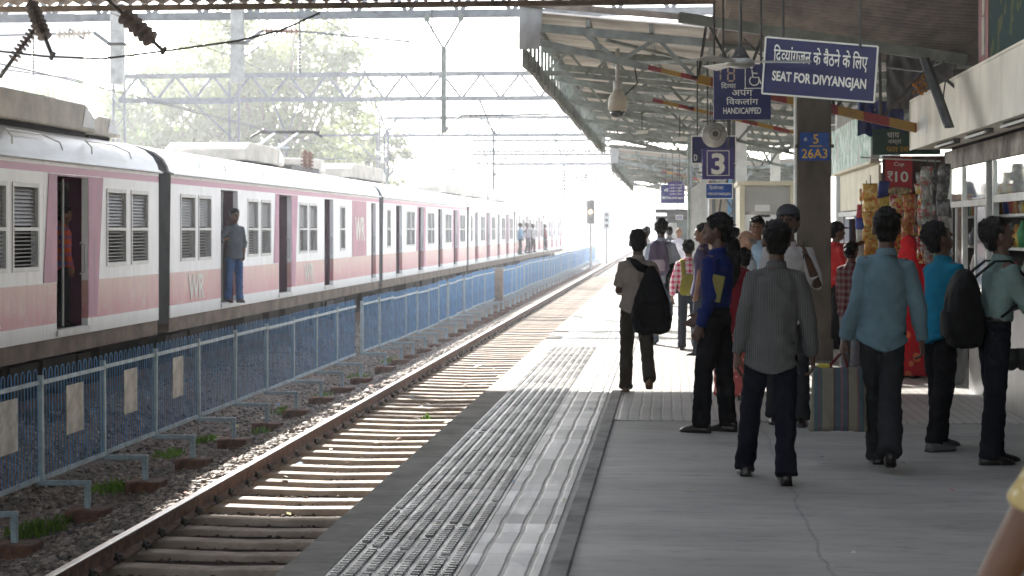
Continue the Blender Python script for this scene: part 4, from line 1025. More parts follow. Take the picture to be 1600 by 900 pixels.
# ceiling fan
fc = at(1157,92,15.0); cf = thing('ceiling_fan', fc, 'grey ceiling fan with long blade crossing before the seat sign', 'ceiling fan')
g = G(); g.tube([fc+Vector((0,0,-.0)), Vector((fc.x,fc.y,4.75))], .014, 8); g.build('down_rod', M['dark_steel'], cf)
g = G(); g.tube([fc+Vector((0,0,.10)), fc+Vector((0,0,.04)), fc+Vector((0,0,.0))], [.03,.06,.085], 16); g.build('canopy_cup', M['dark_steel'], cf, smooth=True)
g = G(); g.tube([fc+Vector((0,0,-.001)), fc+Vector((0,0,-.02)), fc+Vector((0,0,-.06)), fc+Vector((0,0,-.08))], [.10,.125,.12,.05], 20); g.build('motor_housing', M['fan'], cf, smooth=True)
for ang in (-5, 115, 235):
    d = Vector((math.cos(R(ang)), math.sin(R(ang)), 0)); s = Vector((-d.y, d.x, .25)).normalized(); g = G()
    b0, b1 = fc+d*.10+Vector((0,0,-.03)), fc+d*.58+Vector((0,0,-.035)); 
    g.prism([b0-s*.03, b0+s*.03, b1+s*.07, b1+d*.02, b1-s*.07], Vector((0,0,.006))); g.build('blade', M['fan'], cf)
# cctv dome
dc = at(965,166,29); cd = thing('cctv_dome', dc, 'beige dome camera on a pole hanging from the canopy', 'camera')
g = G(); g.tube([dc+Vector((0,0,.15)), dc+Vector((0,0,.95))], .035, 10); g.tube([dc+Vector((0,0,.2)), dc+Vector((0,0,.42))], .07, 10); g.build('pole', M['fan'], cd, smooth=True)
g = G(); g.tube([dc+Vector((0,0,z)) for z in (.26,.24,.14,.02,-.06,-.08)], [.06,.085,.145,.16,.155,.13], 18); g.build('housing', mat('beige_plastic', (.42,.36,.28), .5, 0, .12, 5), cd, smooth=True)
g = G(); g.tube([dc+Vector((0,0,z)) for z in (-.081,-.13,-.18,-.20)], [.125,.115,.07,.02], 18); g.build('dome', mat('smoked_dome', (.03,.03,.03), .08, 0, .05, 3, spec=.8), cd, smooth=True)
# loudspeaker
ls = at(1116,211,21); ld = thing('loudspeaker', ls, 'round grey horn loudspeaker hanging above the number 3 sign', 'loudspeaker')
g = G(); dn = Vector((0,1,0)); g.tube([ls+dn*k for k in (-.02,.0,.06,.14,.2)], [.142,.15,.145,.11,.05], 22); g.build('housing', M['fan'], ld, smooth=True)
g = G(); 
g.tube([ls+dn*k+Vector((.012,0,.012)) for k in (-.055,-.021)], [.06,.075], 18); g.build('inner_horn', mat('horn_grey', (.30,.27,.23), .5, .1, .2, 8), ld)
g = G(); g.tube([ls+Vector((.012,-.057,.012)), ls+Vector((.012,-.062,.012))], .035, 14); g.build('horn_mouth', M['dark_steel'], ld)
g = G(); g.tube([ls+Vector((0,.05,.14)), ls+Vector((0,.05,1.6))], .012, 6); g.bar(ls+Vector((-.14,.05,.17)), ls+Vector((.2,.05,.17)), .015,.015); g.build('bracket', M['dark_steel'], ld)
# small junction / tube lamp in the truss
for u, v, D, lb in ((1062,217,34,'small white lamp fitting under the canopy right of the number sign'),(1003,206,40,'small lamp fitting tucked under the middle of the canopy')):
    p = at(u,v,D); r = thing('lamp_fitting', p, lb, 'lamp'); g = G(); g.box(p, (.28,.16,.07)); g.build('housing', M['plate'], r, bevel=.01); g = G(); g.tube([p+Vector((0,0,.04)), p+Vector((0,0,.45))], .012, 6); g.build('stem', M['dark_steel'], r)

# ================================================================== KIOSKS
KX = 3.0
kz1, kz0 = 1.62+.532*KX, 1.62+.332*KX
k1 = thing('kiosk', (KX+1.3, 18, 0), 'near food kiosk with a blank dirty white fascia box and glazed counter', 'kiosk')
def fyk(u): return (KX*F/(u-1047))-.0
ya, yb_ = 15.0, 22.4
g = G(); g.box2((KX, ya+.02, kz0), (KX+.5, yb_, kz1)); g.build('fascia_box', M['kiosk_white'], k1, bevel=.008)
g = G(); 
for z in (kz0, kz1): g.box2((KX-.012, ya, z-.012), (KX-.001, yb_+.01, z+.016))
g.box2((KX-.012,yb_-.02,kz0+.017), (KX-.001,yb_+.01,kz1-.013)); g.build('fascia_trim', M['kiosk_white'], k1)
g = G(); g.box2((KX-.006,21.0,kz0+.13), (KX-.001,21.6,kz1-.25)); g.build('paper_notice', M['white'], k1)
g = G(); g.box2((KX+.02, 9.0, kz0+.02), (KX+.5, ya-.01, kz1-.02)); g.build('near_fascia', mat('ochre_fascia', (.30,.17,.04), .5, 0, .2, 3), k1)
for y0, y1 in ((15.6,16.8),(17.6,18.8),(19.6,20.9)):
    g = G(); g.box2((KX+.10,y0,kz0-.05), (KX+.16,y1,kz0-.004)); lf = g.build('lamp_fitting', M['dark_steel'], k1)
    g = G(); g.tube([(KX+.08,y0+.03,kz0-.04),(KX+.08,y1-.03,kz0-.04)], .014, 8); g.build('lamp_tube', M['tube'], lf)
WX = 3.42
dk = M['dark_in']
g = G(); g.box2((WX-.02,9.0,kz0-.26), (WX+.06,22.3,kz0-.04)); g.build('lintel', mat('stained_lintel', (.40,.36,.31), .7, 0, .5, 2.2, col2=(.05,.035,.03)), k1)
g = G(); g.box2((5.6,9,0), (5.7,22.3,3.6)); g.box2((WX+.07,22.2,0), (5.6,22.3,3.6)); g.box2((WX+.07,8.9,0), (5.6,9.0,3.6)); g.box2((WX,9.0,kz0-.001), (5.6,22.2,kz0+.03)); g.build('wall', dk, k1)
g = G(); g.box2((WX-.45,9.0,.0), (WX+.3,17.9,.95)); g.build('counter', mat('counter_steel', (.07,.065,.06), .5, .1, .3, 3), k1)
g = G(); g.box2((WX-.5,8.95,.951), (WX+.35,17.95,.99)); g.build('counter_top', M['steel'], k1)
M['alu'] = mat('aluminium_frame', (.55,.56,.55), .35, .5, .12, 5)
g = G(); zt = kz0-.27
for yy in (22.0,20.9,19.35,18.95,17.2,15.2,13.0): g.box2((WX-.03,yy-.035,.0 if yy > 18 else 1.0), (WX+.03,yy+.035,zt))
for ym, yn in ((19.39,20.86),(20.94,21.96)): 
    g.box2((WX-.028,ym,1.88), (WX+.028,yn,1.95)); g.box2((WX-.028,ym,.9), (WX+.028,yn,.96)); g.box2((WX-.02,(ym+yn)/2-.02,.961), (WX+.02,(ym+yn)/2+.02,1.879))
g.box2((WX-.028,13.04,1.90), (WX+.028,15.16,1.98)); g.box2((WX-.028,15.24,1.90), (WX+.028,17.16,1.98)); g.box2((WX-.028,17.24,1.90), (WX+.028,18.91,1.98)); g.build('window_frame', M['alu'], k1)
gl = bpy.data.materials.new('reflective_glass'); gl.use_nodes = True; t, P = nodes_of(gl); P.inputs['Base Color'].default_value = (.05,.055,.055,1); P.inputs['Roughness'].default_value = .06; P.inputs['Specular IOR Level'].default_value = 1.0; P.inputs['Metallic'].default_value = .55; P.inputs['Base Color'].default_value = (.62,.66,.65,1)
for ym, yn in ((17.24,18.91),(15.24,17.16),(13.04,15.16),(19.39,20.86),(20.94,21.96)):
    g = G(); g.box2((WX-.006,ym,1.99 if ym < 19 else 1.96), (WX+.006,yn,zt)); g.build('window_pane', gl, k1)
for ym, yn in ((19.39,20.1),(20.94,21.4)):
    g = G(); g.box2((WX-.006,ym,.97), (WX+.006,yn,1.87)); g.build('window_pane', mat('dull_glass', (.12,.12,.12), .1, 0, .1, 3), k1)
g = G()
for z_ in (1.0,1.4,1.75): g.box2((WX+.12,9,z_), (WX+.48,22,z_+.03))
g.build('shelf', M['alu'], k1)
cols = [(.02,.12,.06),(.5,.2,.03),(.55,.5,.45),(.4,.03,.04),(.04,.06,.3),(.6,.45,.05),(.05,.3,.1),(.25,.25,.28)]
pkm = [mat('packet_%s' % nm, c, .35, 0, .25, 14) for nm, c in zip(('green','orange','white','red','blue','yellow','leaf','grey'), cols)]
# goods on shelves: each packet a thing
GP = 'packets and bottles on the near kiosk shelves'
cnt = 0
words = ('dark green','orange','white','red','blue','yellow','leaf green','grey')
for zi, zs in enumerate((1.031,1.431,1.781)):
    yy = 17.0
    while yy < 21.9:
        w_ = random.uniform(.09,.17); h_ = random.uniform(.16,.28); i = random.randrange(8); x = WX+.27+random.uniform(-.03,.05)
        if random.random() < .5:
            g = G(); g.tube([(0,0,0),(0,0,h_*.6),(0,0,h_*.78),(0,0,h_*.82),(0,0,h_)], [w_*.42,w_*.42,w_*.2,w_*.16,w_*.16], 10); o = g.build('bottle', pkm[i], smooth=True); ct = 'bottle'
        else:
            g = G(); g.loft([[(-.03,-w_*.45,0),(.03,-w_*.45,0),(.03,w_*.45,0),(-.03,w_*.45,0)],[(-.05,-w_*.45,h_*.5),(.05,-w_*.45,h_*.5),(.05,w_*.45,h_*.5),(-.05,w_*.45,h_*.5)],[(-.008,-w_*.45,h_),(.008,-w_*.45,h_),(.008,w_*.45,h_),(-.008,w_*.45,h_)]]); o = g.build('snack_packet', pkm[i], smooth=True); ct = 'packet'
        o.location = (x, yy, zs); tag(o, '%s %s standing on the %s shelf inside the near kiosk' % (words[i], ct, ('lower','middle','upper')[zi]), ct, GP); yy += w_+random.uniform(.01,.05); cnt += 1
# printed board above near kiosk
pbm = mat('printed_board', (.02,.05,.07), .85, spec=.1); t, P = nodes_of(pbm); tc = t.nodes.new('ShaderNodeTexCoord')
vo = tex_n(t, 'ShaderNodeTexVoronoi', tc.outputs['Object'], Scale=7.0); nz = tex_n(t, 'ShaderNodeTexNoise', tc.outputs['Object'], Scale=3.0, Detail=3.0)
c = mix_c(t, nz.outputs['Fac'], (.012,.03,.06), (.03,.085,.06)); s_ = t.nodes.new('ShaderNodeSeparateColor'); t.links.new(vo.outputs['Color'], s_.inputs[0])
c = mix_c(t, math_n(t, 'MULTIPLY', math_n(t, 'GREATER_THAN', s_.outputs[0], .72), .5), c, (.16,.17,.06)); t.links.new(c, P.inputs['Base Color'])
pb = thing('printed_board', (KX+.1, 17, kz1), 'dark blue green printed board above the white fascia', 'board')
zb0, zb1 = kz1+.03, kz1+1.15
g = G(); g.box2((KX+.14,10,zb0), (KX+.2,18.3,zb1)); g.build('panel', pbm, pb)
g = G(); g.box2((KX+.132,17.75,zb0), (KX+.139,18.3,zb1)); q = g.build('red_strip', mat('faded_red_strip', (.25,.03,.05), .5, 0, .3, 6), pb)
g = G(); g.ell((KX+.128,18.0,zb0+.62), (.004,.07,.11), 12, 8); g.box2((KX+.124,17.93,zb0+.12), (KX+.131,18.07,zb0+.5)); g.build('printed_emblem', M['plate'], pb)
# tilted screen
tvp = at(1432,92,19.5); tvq = at(1477,200,17.6)
tv = thing('tilted_screen', tvp, 'narrow dark screen leaning out edge-on in front of the white fascia', 'screen')
tvp2 = Vector((KX-.35, 18.6, tvp.z)); g = G()
pA, pB = at(1436,92,18.6), at(1475,200,17.2)
g.prism([pA, pB, pB+Vector((.10,.35,.02)), pA+Vector((.10,.35,.05))], Vector((.05,-.06,.0))); g.build('casing', M['black'], tv, bevel=.008)
n2 = (pB-pA).normalized(); g = G(); g.bar(pA+Vector((.03,-.07,.0)), pB+Vector((.03,-.07,0)), .06,.012, up=(0,-1,.1)); g.build('screen_edge', mat('screen_grey', (.16,.18,.20), .25, .2, .2, 4), tv)
g = G(); g.bar(pA+Vector((.1,.3,0)), Vector((KX+.02,19.0,kz1-.1)), .03,.03); g.build('bracket', M['dark_steel'], tv)
gr = thing('marigold_garland', at(1437,132,18.5), 'small bunch of orange marigolds stuck to the tilted screen', 'flowers'); g = G(); gc = at(1437,132,18.35)
for k in range(22): g.ell(gc+Vector((random.uniform(-.06,.06),random.uniform(-.03,.03),random.uniform(-.11,.09))), (.022,.022,.02), 7, 5)
g.build('blossoms', mat('marigold', (.45,.16,.02), .8, 0, .5, 12), gr)
# tarpaulin behind
tp = thing('tarpaulin', (3.4, 24, 3.6), 'crumpled dark grey tarpaulin hung under the roof beside the screen', 'tarpaulin'); rows = []
for i in range(31):
    row = []
    for j in range(15):
        u = 1385+110*i/30; v = 84+86*j/14; p = at(u,v,23.6); p.y += .16*mn.noise(Vector((i*.35,j*.3,3)))+.05*mn.noise(Vector((i*.9,j*.8,1))); row.append(p)
    rows.append(row)
g = G(); g.loft(rows, False, False); g.build('sheet', mat('grey_tarp', (.13,.12,.125), .45, 0, .2, 3), tp, smooth=True)

# second kiosk
k2 = thing('kiosk', (3.6, 27.5, 0), 'second kiosk with green and white signboard and cream panel behind the pillar', 'kiosk')
X2 = 2.80; gwm = mat('green_white_board', (.2,.4,.3), .5); t, P = nodes_of(gwm); tc = t.nodes.new('ShaderNodeTexCoord')
mp = t.nodes.new('ShaderNodeMapping'); mp.inputs['Scale'].default_value = (1,2.2,1.2); t.links.new(tc.outputs['Object'], mp.inputs[0])
vo = tex_n(t, 'ShaderNodeTexNoise', mp.outputs[0], Scale=2.6, Detail=6.0, Roughness=.7); c = mix_c(t, smooth_step(t, vo.outputs['Fac'], .47, .53), (.10,.27,.20), (.55,.66,.60)); n5 = tex_n(t, 'ShaderNodeTexNoise', mp.outputs[0], Scale=1.2, Detail=2.0); c = mix_c(t, math_n(t,'MULTIPLY',smooth_step(t, n5.outputs['Fac'], .58, .66),.5), c, (.45,.2,.2)); t.links.new(c, P.inputs['Base Color'])
zA, zB = 2.57, 3.30
g = G(); g.box2((X2,25.0,zA), (X2+.12,31.0,zB)); g.build('signboard', gwm, k2)
g = G(); g.box2((X2-.012,24.99,zA-.03), (X2+.14,31.01,zA-.001)); g.build('signboard_trim', M['cream'], k2)
g = G(); g.box2((X2+.02,24.94,2.66), (X2+.95,24.99,3.02)); es = g.build('end_board', M['green_board'], k2)
letter('lettering', ['चाय', ], k2, M['sign_white'], (X2+.30,24.935,2.93), (1,0,0), height=.07); letter('lettering', ['नाश्ता'], k2, M['sign_white'], (X2+.32,24.935,2.83), (1,0,0), height=.07); letter('lettering', ['फल ऱस'], k2, M['yellow'], (X2+.36,24.935,2.73), (1,0,0), height=.07)
g = G(); g.box2((X2+.10,24.95,1.92), (X2+.14,30.5,zA-.04)); g.build('cream_panel', M['cream'], k2)
g = G(); g.box2((X2+.06,25,1.83), (X2+.2,30.5,1.90)); g.build('awning_trim', M['alu'], k2)
for y0 in (25.6,27.6):
    g = G(); g.tube([(X2+.05,y0,1.80),(X2+.05,y0+1.3,1.80)], .022, 8); g.build('lamp_tube', M['tube'], k2)
dm = mat('maroon_board', (.075,.022,.02), .6, 0, .3, 4)
g = G(); g.box2((X2+.15,24.9,1.0), (5.8,24.95,2.64)); g.box2((5.8,24.9,0), (5.9,31,3.4)); g.box2((X2+.2,30.9,0), (5.8,31,2.6)); g.build('wall', dm, k2)
g = G(); g.box2((X2+.15,25,.0), (X2+.7,30.8,.95)); g.build('counter', M['cream'], k2); g = G(); g.box2((X2+.1,24.96,.951), (X2+.75,30.8,.99)); g.build('counter_top', M['steel'], k2)
g = G(); g.box2((X2+.16,29.6,.99), (X2+.2,30.4,1.82)); g.build('side_panel', mat('navy_panel', (.02,.03,.08), .5, 0, .2, 4), k2)
g = G(); g.tube([at(1345,246,24.4), at(1470,252,24.0)], .012, 6); g.build('hanging_rail', M['alu'], k2)
# price poster
rp_, T, a, b, y = flat_sign(1384,246,1425,302,24.3,'price_poster','red poster reading Cup ₹10 at the end of the second kiosk', M['red'], False, .01)
T('Cup', .5, .80, .38, .14, .006); T('10', .60, .46, .50, .30, .02)
g = G(); rx0, rz1, rs = a.x+(b.x-a.x)*.06, b.z+(a.z-b.z)*.60, (a.z-b.z)*.25
def rq(x0, z0, x1, z1): g.bar((rx0+x0*rs,y-.005,rz1+z0*rs), (rx0+x1*rs,y-.005,rz1+z1*rs), .006, rs*.13)
rq(0,0,.62,0); rq(0,-.24,.62,-.24); rq(.05,-.48,.30,-.50); rq(.08,-.50,.52,-1.05); g.tube([(rx0+(.25+.24*math.cos(t_))*rs,y-.005,rz1+(-.24+.24*math.sin(t_))*rs) for t_ in np.linspace(1.5,-1.6,9)], .06*rs, 6)
g.build('rupee_mark', M['sign_white'], rp_)
T('Instant', .6, .95, .5, .07)
# noodle picture band at poster foot
g = G(); rows = []
g.ell(((a.x+b.x)/2,y-.004,b.z+.035), ((b.x-a.x)*.48,.006,.05), 16, 6); g.build('printed_noodles', mat('noodle_print', (.55,.42,.2), .6, 0, .5, 20), rp_)
# blue tarp roll above second kiosk
bt = thing('blue_sheet', (3.2,24.6,3.2), 'rumpled blue plastic sheet stuffed above the dark green board', 'plastic sheet'); g = G(); rows = []
for i in range(25):
    row = []
    for j in range(9):
        p = at(1340+72*i/24, 158+54*j/8, 24.6); p.y += .12*mn.noise(Vector((i*.4,j*.5,9))); p.z += .06*mn.noise(Vector((i*.3,j*.3,2))); row.append(p)
    rows.append(row)
g.loft(rows, False, False); g.build('sheet', mat('blue_plastic', (.015,.03,.20), .4, 0, .3, 4), bt, smooth=True)

# hanging strings of packets
def packet_string(u, v0, v1, D, wd, n, mats_, label, lean=0):
    p0 = at(u,v0,D); p1 = at(u+lean,v1,D); r = thing('packet_string', p0, label, 'snack packets', 'strings of packets hung at the kiosks')
    g = G(); g.tube([p0+Vector((0,0,.12)), p1], .006, 5); g.build('cord', M['wire'], r)
    h = (p0.z-p1.z)/n; wd *= 1.0
    for k in range(n):
        c = p0.lerp(p1, (k+.5)/n)+Vector((random.uniform(-.02,.02),random.uniform(-.03,.03),0)); w2 = wd/2*random.uniform(.85,1.1); hh = h*random.uniform(.50,.60)
        a_ = random.uniform(-.5,.5); xd_ = Vector((math.cos(a_),math.sin(a_),0)); nd = Vector((-xd_.y,xd_.x,0)); tl_ = random.uniform(-.25,.25)
        rings = []
        for fz, fw, ft in ((-1,.92,.02),(-.85,.95,.1),(-.4,1,.55),(.1,.97,.6),(.6,1,.45),(.88,.95,.1),(1,.93,.02)):
            cc_ = c+Vector((tl_*fz*hh,0,fz*hh)); ring = []
            for j in range(10):
                t_ = 2*math.pi*j/10; q = cc_+xd_*(w2*fw*math.copysign(abs(math.cos(t_))**.7, math.cos(t_)))+nd*(w2*.85*ft*math.sin(t_)); q += nd*(.012*mn.noise(q*18)); ring.append(q)
            rings.append(ring)
        g = G(); g.loft(rings); g.build('packet', random.choice(mats_), r, smooth=True)

def foil(name, c1, c2, c3, sc_=26):
    m = mat(name, c1, .28, 0, .3, 12, .5, 30, spec=.6); t, P = nodes_of(m); tc = t.nodes.new('ShaderNodeTexCoord')
    v = tex_n(t, 'ShaderNodeTexVoronoi', tc.outputs['Object'], Scale=sc_); sp_ = t.nodes.new('ShaderNodeSeparateColor'); t.links.new(v.outputs['Color'], sp_.inputs[0])
    old = P.inputs['Base Color'].links[0].from_socket
    c = mix_c(t, math_n(t, 'GREATER_THAN', sp_.outputs[0], .6), old, c2); c = mix_c(t, math_n(t, 'GREATER_THAN', sp_.outputs[1], .8), c, c3); t.links.new(c, P.inputs['Base Color']); return m
M['chips'] = foil('yellow_crisps_bag', (.60,.33,.04), (.62,.45,.14), (.55,.16,.03)); M['orange_bag'] = foil('orange_crisps_bag', (.42,.13,.025), (.50,.25,.06), (.45,.04,.03)); M['silver_bag'] = foil('grey_white_sachet', (.30,.285,.25), (.16,.15,.13), (.22,.05,.04)); M['dark_bag'] = foil('dark_grey_sachet', (.06,.052,.045), (.12,.11,.10), (.05,.05,.05)); M['red_bag'] = foil('red_packet_foil', (.42,.02,.03), (.5,.35,.08), (.5,.45,.4))
packet_string(1360, 288, 420, 22.6, .22, 6, [M['chips']], 'string of fat yellow crisp bags hanging behind the light blue shirt')
packet_string(1400, 304, 400, 23.2, .22, 4, [M['orange_bag'], M['red_bag']], 'string of orange and red crisp bags under the red poster')
packet_string(1420, 305, 420, 22.9, .20, 5, [M['orange_bag']], 'string of plain orange crisp bags right of the red poster')
packet_string(1380, 285, 330, 23.6, .18, 2, [pkm[4], pkm[5]], 'short string with a blue and a yellow packet left of the poster')
packet_string(1449, 262, 600, 19.5, .12, 13, [M['silver_bag'], M['silver_bag'], M['silver_bag'], M['plate']], 'long string of pale grey sachets hanging to the floor')
packet_string(1462, 262, 470, 19.8, .10, 11, [M['silver_bag'], M['dark_bag'], pkm[6]], 'narrow string of mixed silver sachets between two longer strings')
packet_string(1476, 256, 590, 19.4, .14, 12, [M['dark_bag'], M['dark_bag'], M['silver_bag']], 'long string of dark sachets next to the glazed kiosk')
packet_string(1346, 320, 420, 25.0, .14, 5, [pkm[3], pkm[4], M['plate']], 'string of small red and blue packets at the second kiosk counter')
packet_string(1426, 352, 420, 24.0, .2, 3, [M['red_bag'], M['orange_bag']], 'low string of red packets above the red veil')

# far booth behind the pillar and white ribbed columns
fb = thing('glazed_booth', at(1195,410,36), 'cream framed booth with frosted panels behind the pillar', 'booth')
a, b = at(1156,290,36), at(1238,420,36); y = a.y
g = G(); g.box2((a.x,y,0), (a.x+.10,y+2,a.z)); g.box2((b.x-.05,y,0), (b.x+.05,y+2,a.z)); g.box2((a.x-.05,y-.06,a.z+.001), (b.x+.1,y+2,a.z+.09)); g.build('frame', M['cream'], fb)
zmid = at(0,335,36).z
g = G(); g.box2((a.x+.101,y+.03,zmid+.06), (b.x-.051,y+.06,a.z-.02)); g.build('upper_panel', mat('frosted_panel', (.42,.41,.38), .3, 0, .1, 2), fb)
g = G(); g.box2((a.x+.101,y+.02,0), (b.x-.051,y+.06,zmid-.01)); g.build('lower_panel', M['white'], fb)
g = G(); g.box2((a.x+.101,y,zmid-.009), (b.x-.051,y+.08,zmid+.059)); g.build('transom', M['fan'], fb)
g = G(); q0 = at(1180,320,35.9); g.box2((q0.x,y+.02,q0.z-.25), (q0.x+.3,y+.029,q0.z)); g.build('paper_notice', M['white'], fb)
rc = thing('ribbed_screen', at(1092,450,41), 'white ribbed sheet screen standing behind the crowd under the number sign', 'screen wall'); p0, p1 = at(1076,300,41), at(1106,300,41); rows = []
for i in range(61):
    x = p0.x+(p1.x-p0.x)*i/60; o = .02*math.sin(2*math.pi*i/5); zt = 2.55+ .35*(i/60)**1.5; rows.append([(x,p0.y+o,0),(x,p0.y+o,zt)])
g = G(); g.loft(rows, False, False); g.build('ribbed_sheet', M['white'], rc, smooth=True)
g = G(); g.tube([(p0.x,p0.y-.04,0),(p0.x,p0.y-.04,3.6)], .035, 8); g.build('edge_post', M['pale_green'], rc)
bb = thing('blue_hoarding', at(1130,450,44), 'blue and beige hoarding panel behind the crowd left of the booth', 'hoarding'); p0, p1 = at(1108,318,44), at(1150,430,44)
g = G(); g.box2((p0.x,p0.y,0), (p1.x-.22,p0.y+.08,2.5)); g.build('beige_panel', mat('beige_panel', (.38,.33,.27), .6, 0, .15, 3), bb)
g = G(); g.box2((p1.x-.215,p0.y-.02,0), (p1.x,p0.y+.08,2.9)); g.build('blue_panel', mat('pale_blue_panel', (.18,.36,.55), .6, 0, .15, 3), bb)
fs_ = thing('far_stall', at(1050,430,78), 'dark far stall with a flat roof beneath the far canopy', 'stall'); p0, p1 = at(1024,332,78), at(1076,400,78)
g = G(); g.box2((p0.x,p0.y,2.35), (p1.x,p0.y+2,2.5)); g.box2((p0.x,p0.y,2.05), (p1.x,p0.y+.1,2.2)); g.build('roof', M['dark_steel'], fs_)
g = G(); g.box2((p0.x+.5,p0.y+.6,0), (p1.x,p0.y+2,2.34)); g.build('wall', mat('stall_wall', (.10,.12,.11), .7, 0, .3, 3), fs_)
g = G(); g.box2((p0.x+.45,p0.y+.55,1.1), (p0.x+.95,p0.y+.59,1.9)); g.build('shop_window', M['plate'], fs_)
# bins etc. at the near kiosk
bk = thing('water_pots', at(1590,560,14.2), 'dark round cooking pots hanging at the counter front by the right edge', 'pots')
for k in range(2):
    c = at(1578+k*22, 557, 13.6); c.z = .62; g = G(); g.tube([c+Vector((0,0,z)) for z in (-.09,-.05,.02,.07,.075)], [.03,.08,.10,.08,.085], 14); g.build('pot', M['black'], bk, smooth=True)

packet_string(1354, 296, 330, 23.4, .16, 2, [M['plate'], M['chips']], 'short string of white topped packets above the yellow crisp bags')
packet_string(1376, 320, 410, 23.8, .17, 5, [M['red_bag'], pkm[4]], 'string of small red and blue foil packets between yellow and orange bags')
packet_string(1440, 270, 420, 20.6, .13, 9, [M['silver_bag'], M['red_bag']], 'thin string of silver and red sachets nearest the red poster')
# cables and litter
def cable(pts, label, rad=.009): wire('cable', pts, rad, label, 'cable')
cable([at(1150,252,35), at(1128,300,35), at(1122,345,35), at(1150,352,35)], 'black cable looping down in front of the blue hoarding', .018)
cable([at(1163,60,21), at(1210,110,21.5), at(1238,150,21.7)], 'thin black cable drooping from the fan rod to the pillar')
cable([at(1385,105,22.5), at(1440,112,21.5), at(1475,96,20)], 'thin cable strung over the grey tarpaulin')
cable([at(1478,120,18.9), at(1474,150,18.8), at(1476,172,18.8)], 'short frayed cable hanging over the white fascia', .008)
cable([at(990,96,29), at(996,130,29), at(975,150,29)], 'short cable dangling beside the dome camera pole', .012)
cable([at(1060,300,60), at(1080,260,48), at(1094,200,36)], 'pale cable climbing from the far canopy to the blue sign', .016)
def litter():
    V = []; rd = random.Random(4)
    for _ in range(70):
        x = rd.choice([rd.uniform(-6.6,-4.6), rd.uniform(-4.1,-2.3)]); y = rd.uniform(12, 34); z = float(np.interp(x, [p[0] for p in prof], [p[1] for p in prof]))+.06 if x < -4.4 else -.96
        a = rd.uniform(0,6.28); l = rd.uniform(.02,.06); d = Vector((math.cos(a),math.sin(a),rd.uniform(-.3,.3)))*l; e = Vector((-math.sin(a),math.cos(a),rd.uniform(-.3,.3)))*l*.6; p = Vector((x,y,z))
        V += [p-d-e, p+d-e, p+d+e, p-d+e]
    for _ in range(26):
        p = Vector((rd.uniform(-1.5,3.0), rd.uniform(8.6,20), .016)); a = rd.uniform(0,6.28); l = rd.uniform(.008,.028); d = Vector((math.cos(a),math.sin(a),0))*l; e = Vector((-math.sin(a),math.cos(a),0))*l*.6; V += [p-d-e, p+d-e, p+d+e+Vector((0,0,.012)), p-d+e]
    V = np.array([v[:] for v in V]); o = np_mesh('litter', V, np.arange(len(V)).reshape(-1,4), stone_mat2); tag(o, 'scraps of paper and plastic litter scattered over track bed and platform', 'litter', kind='stuff')
stone_mat2 = mat('paper_scrap', (.55,.52,.46), .7); t, P = nodes_of(stone_mat2); gi = t.nodes.new('ShaderNodeNewGeometry'); rpp = t.nodes.new('ShaderNodeValToRGB'); rpp.color_ramp.interpolation = 'CONSTANT'
for p_, c_ in ((.3,(.35,.30,.22,1)),(.6,(.5,.12,.05,1)),(.75,(.15,.25,.4,1)),(.85,(.6,.5,.1,1))): e = rpp.color_ramp.elements.new(p_); e.color = c_
rpp.color_ramp.elements[0].color = (.6,.58,.52,1); t.links.new(gi.outputs['Random Per Island'], rpp.inputs[0]); t.links.new(rpp.outputs[0], P.inputs['Base Color'])
litter()

# ================================================================== PEOPLE
def remesh(g, voxel, smooth=3, fold=None, seed=0, hemfold=None, tail=None):
    me = bpy.data.meshes.new('form'); me.from_pydata([tuple(p) for p in g.v], [], g.f); me.validate()
    o = bpy.data.objects.new('form', me); COL.objects.link(o)
    md = o.modifiers.new('r', 'REMESH'); md.mode = 'VOXEL'; md.voxel_size = voxel; md.use_smooth_shade = True
    if smooth: s = o.modifiers.new('s', 'SMOOTH'); s.factor = .5; s.iterations = smooth
    dg = bpy.context.evaluated_depsgraph_get(); dg.update()
    out = bpy.data.meshes.new_from_object(o.evaluated_get(dg))
    bpy.data.objects.remove(o); bpy.data.meshes.remove(me)
    n = len(out.vertices)
    if fold and n:
        V = np.zeros(n*3, np.float32); out.vertices.foreach_get('co', V); V = V.reshape(-1,3)
        N = np.zeros(n*3, np.float32); out.vertex_normals.foreach_get('vector', N); N = N.reshape(-1,3)
        amp, fx, fz = fold
        d = np.array([.55*mn.noise(Vector((p[0]*fx*.6+seed, p[1]*fx*.6, p[2]*fz*.5))) + .45-1.5*abs(mn.noise(Vector((p[0]*fx+seed, p[1]*fx, p[2]*fz+p[0]*fx*.8)))) + .4*mn.noise(Vector((p[0]*fx*2.3, p[1]*fx*2.3+seed, p[2]*fz*2.1-p[0]*fx))) for p in V], np.float32)
        k_ = np.full(n, amp, np.float32)
        if hemfold: k_ = k_*(1+.7*np.exp(-np.maximum(V[:,2]-.06,0)/.16).astype(np.float32))
        V += N*(d*k_)[:, None]
        if tail is not None:
            z0_, w0_ = tail; m_ = np.clip(1-(V[:,2]-z0_)/.16, 0, 1)*(np.abs(V[:,0]) < w0_); V[:,2] += (m_*.075*(V[:,0]/w0_)**2).astype(np.float32)
        out.vertices.foreach_set('co', V.ravel()); out.update()
    out.polygons.foreach_set('use_smooth', [True]*len(out.polygons))
    return out
def rmesh(name, g, m, parent, voxel, smooth=3, fold=None, seed=0, hemfold=None, tail=None):
    me = remesh(g, voxel, smooth, fold, seed, hemfold, tail); me.materials.append(m); me.name = name
    return link(name, me, parent)

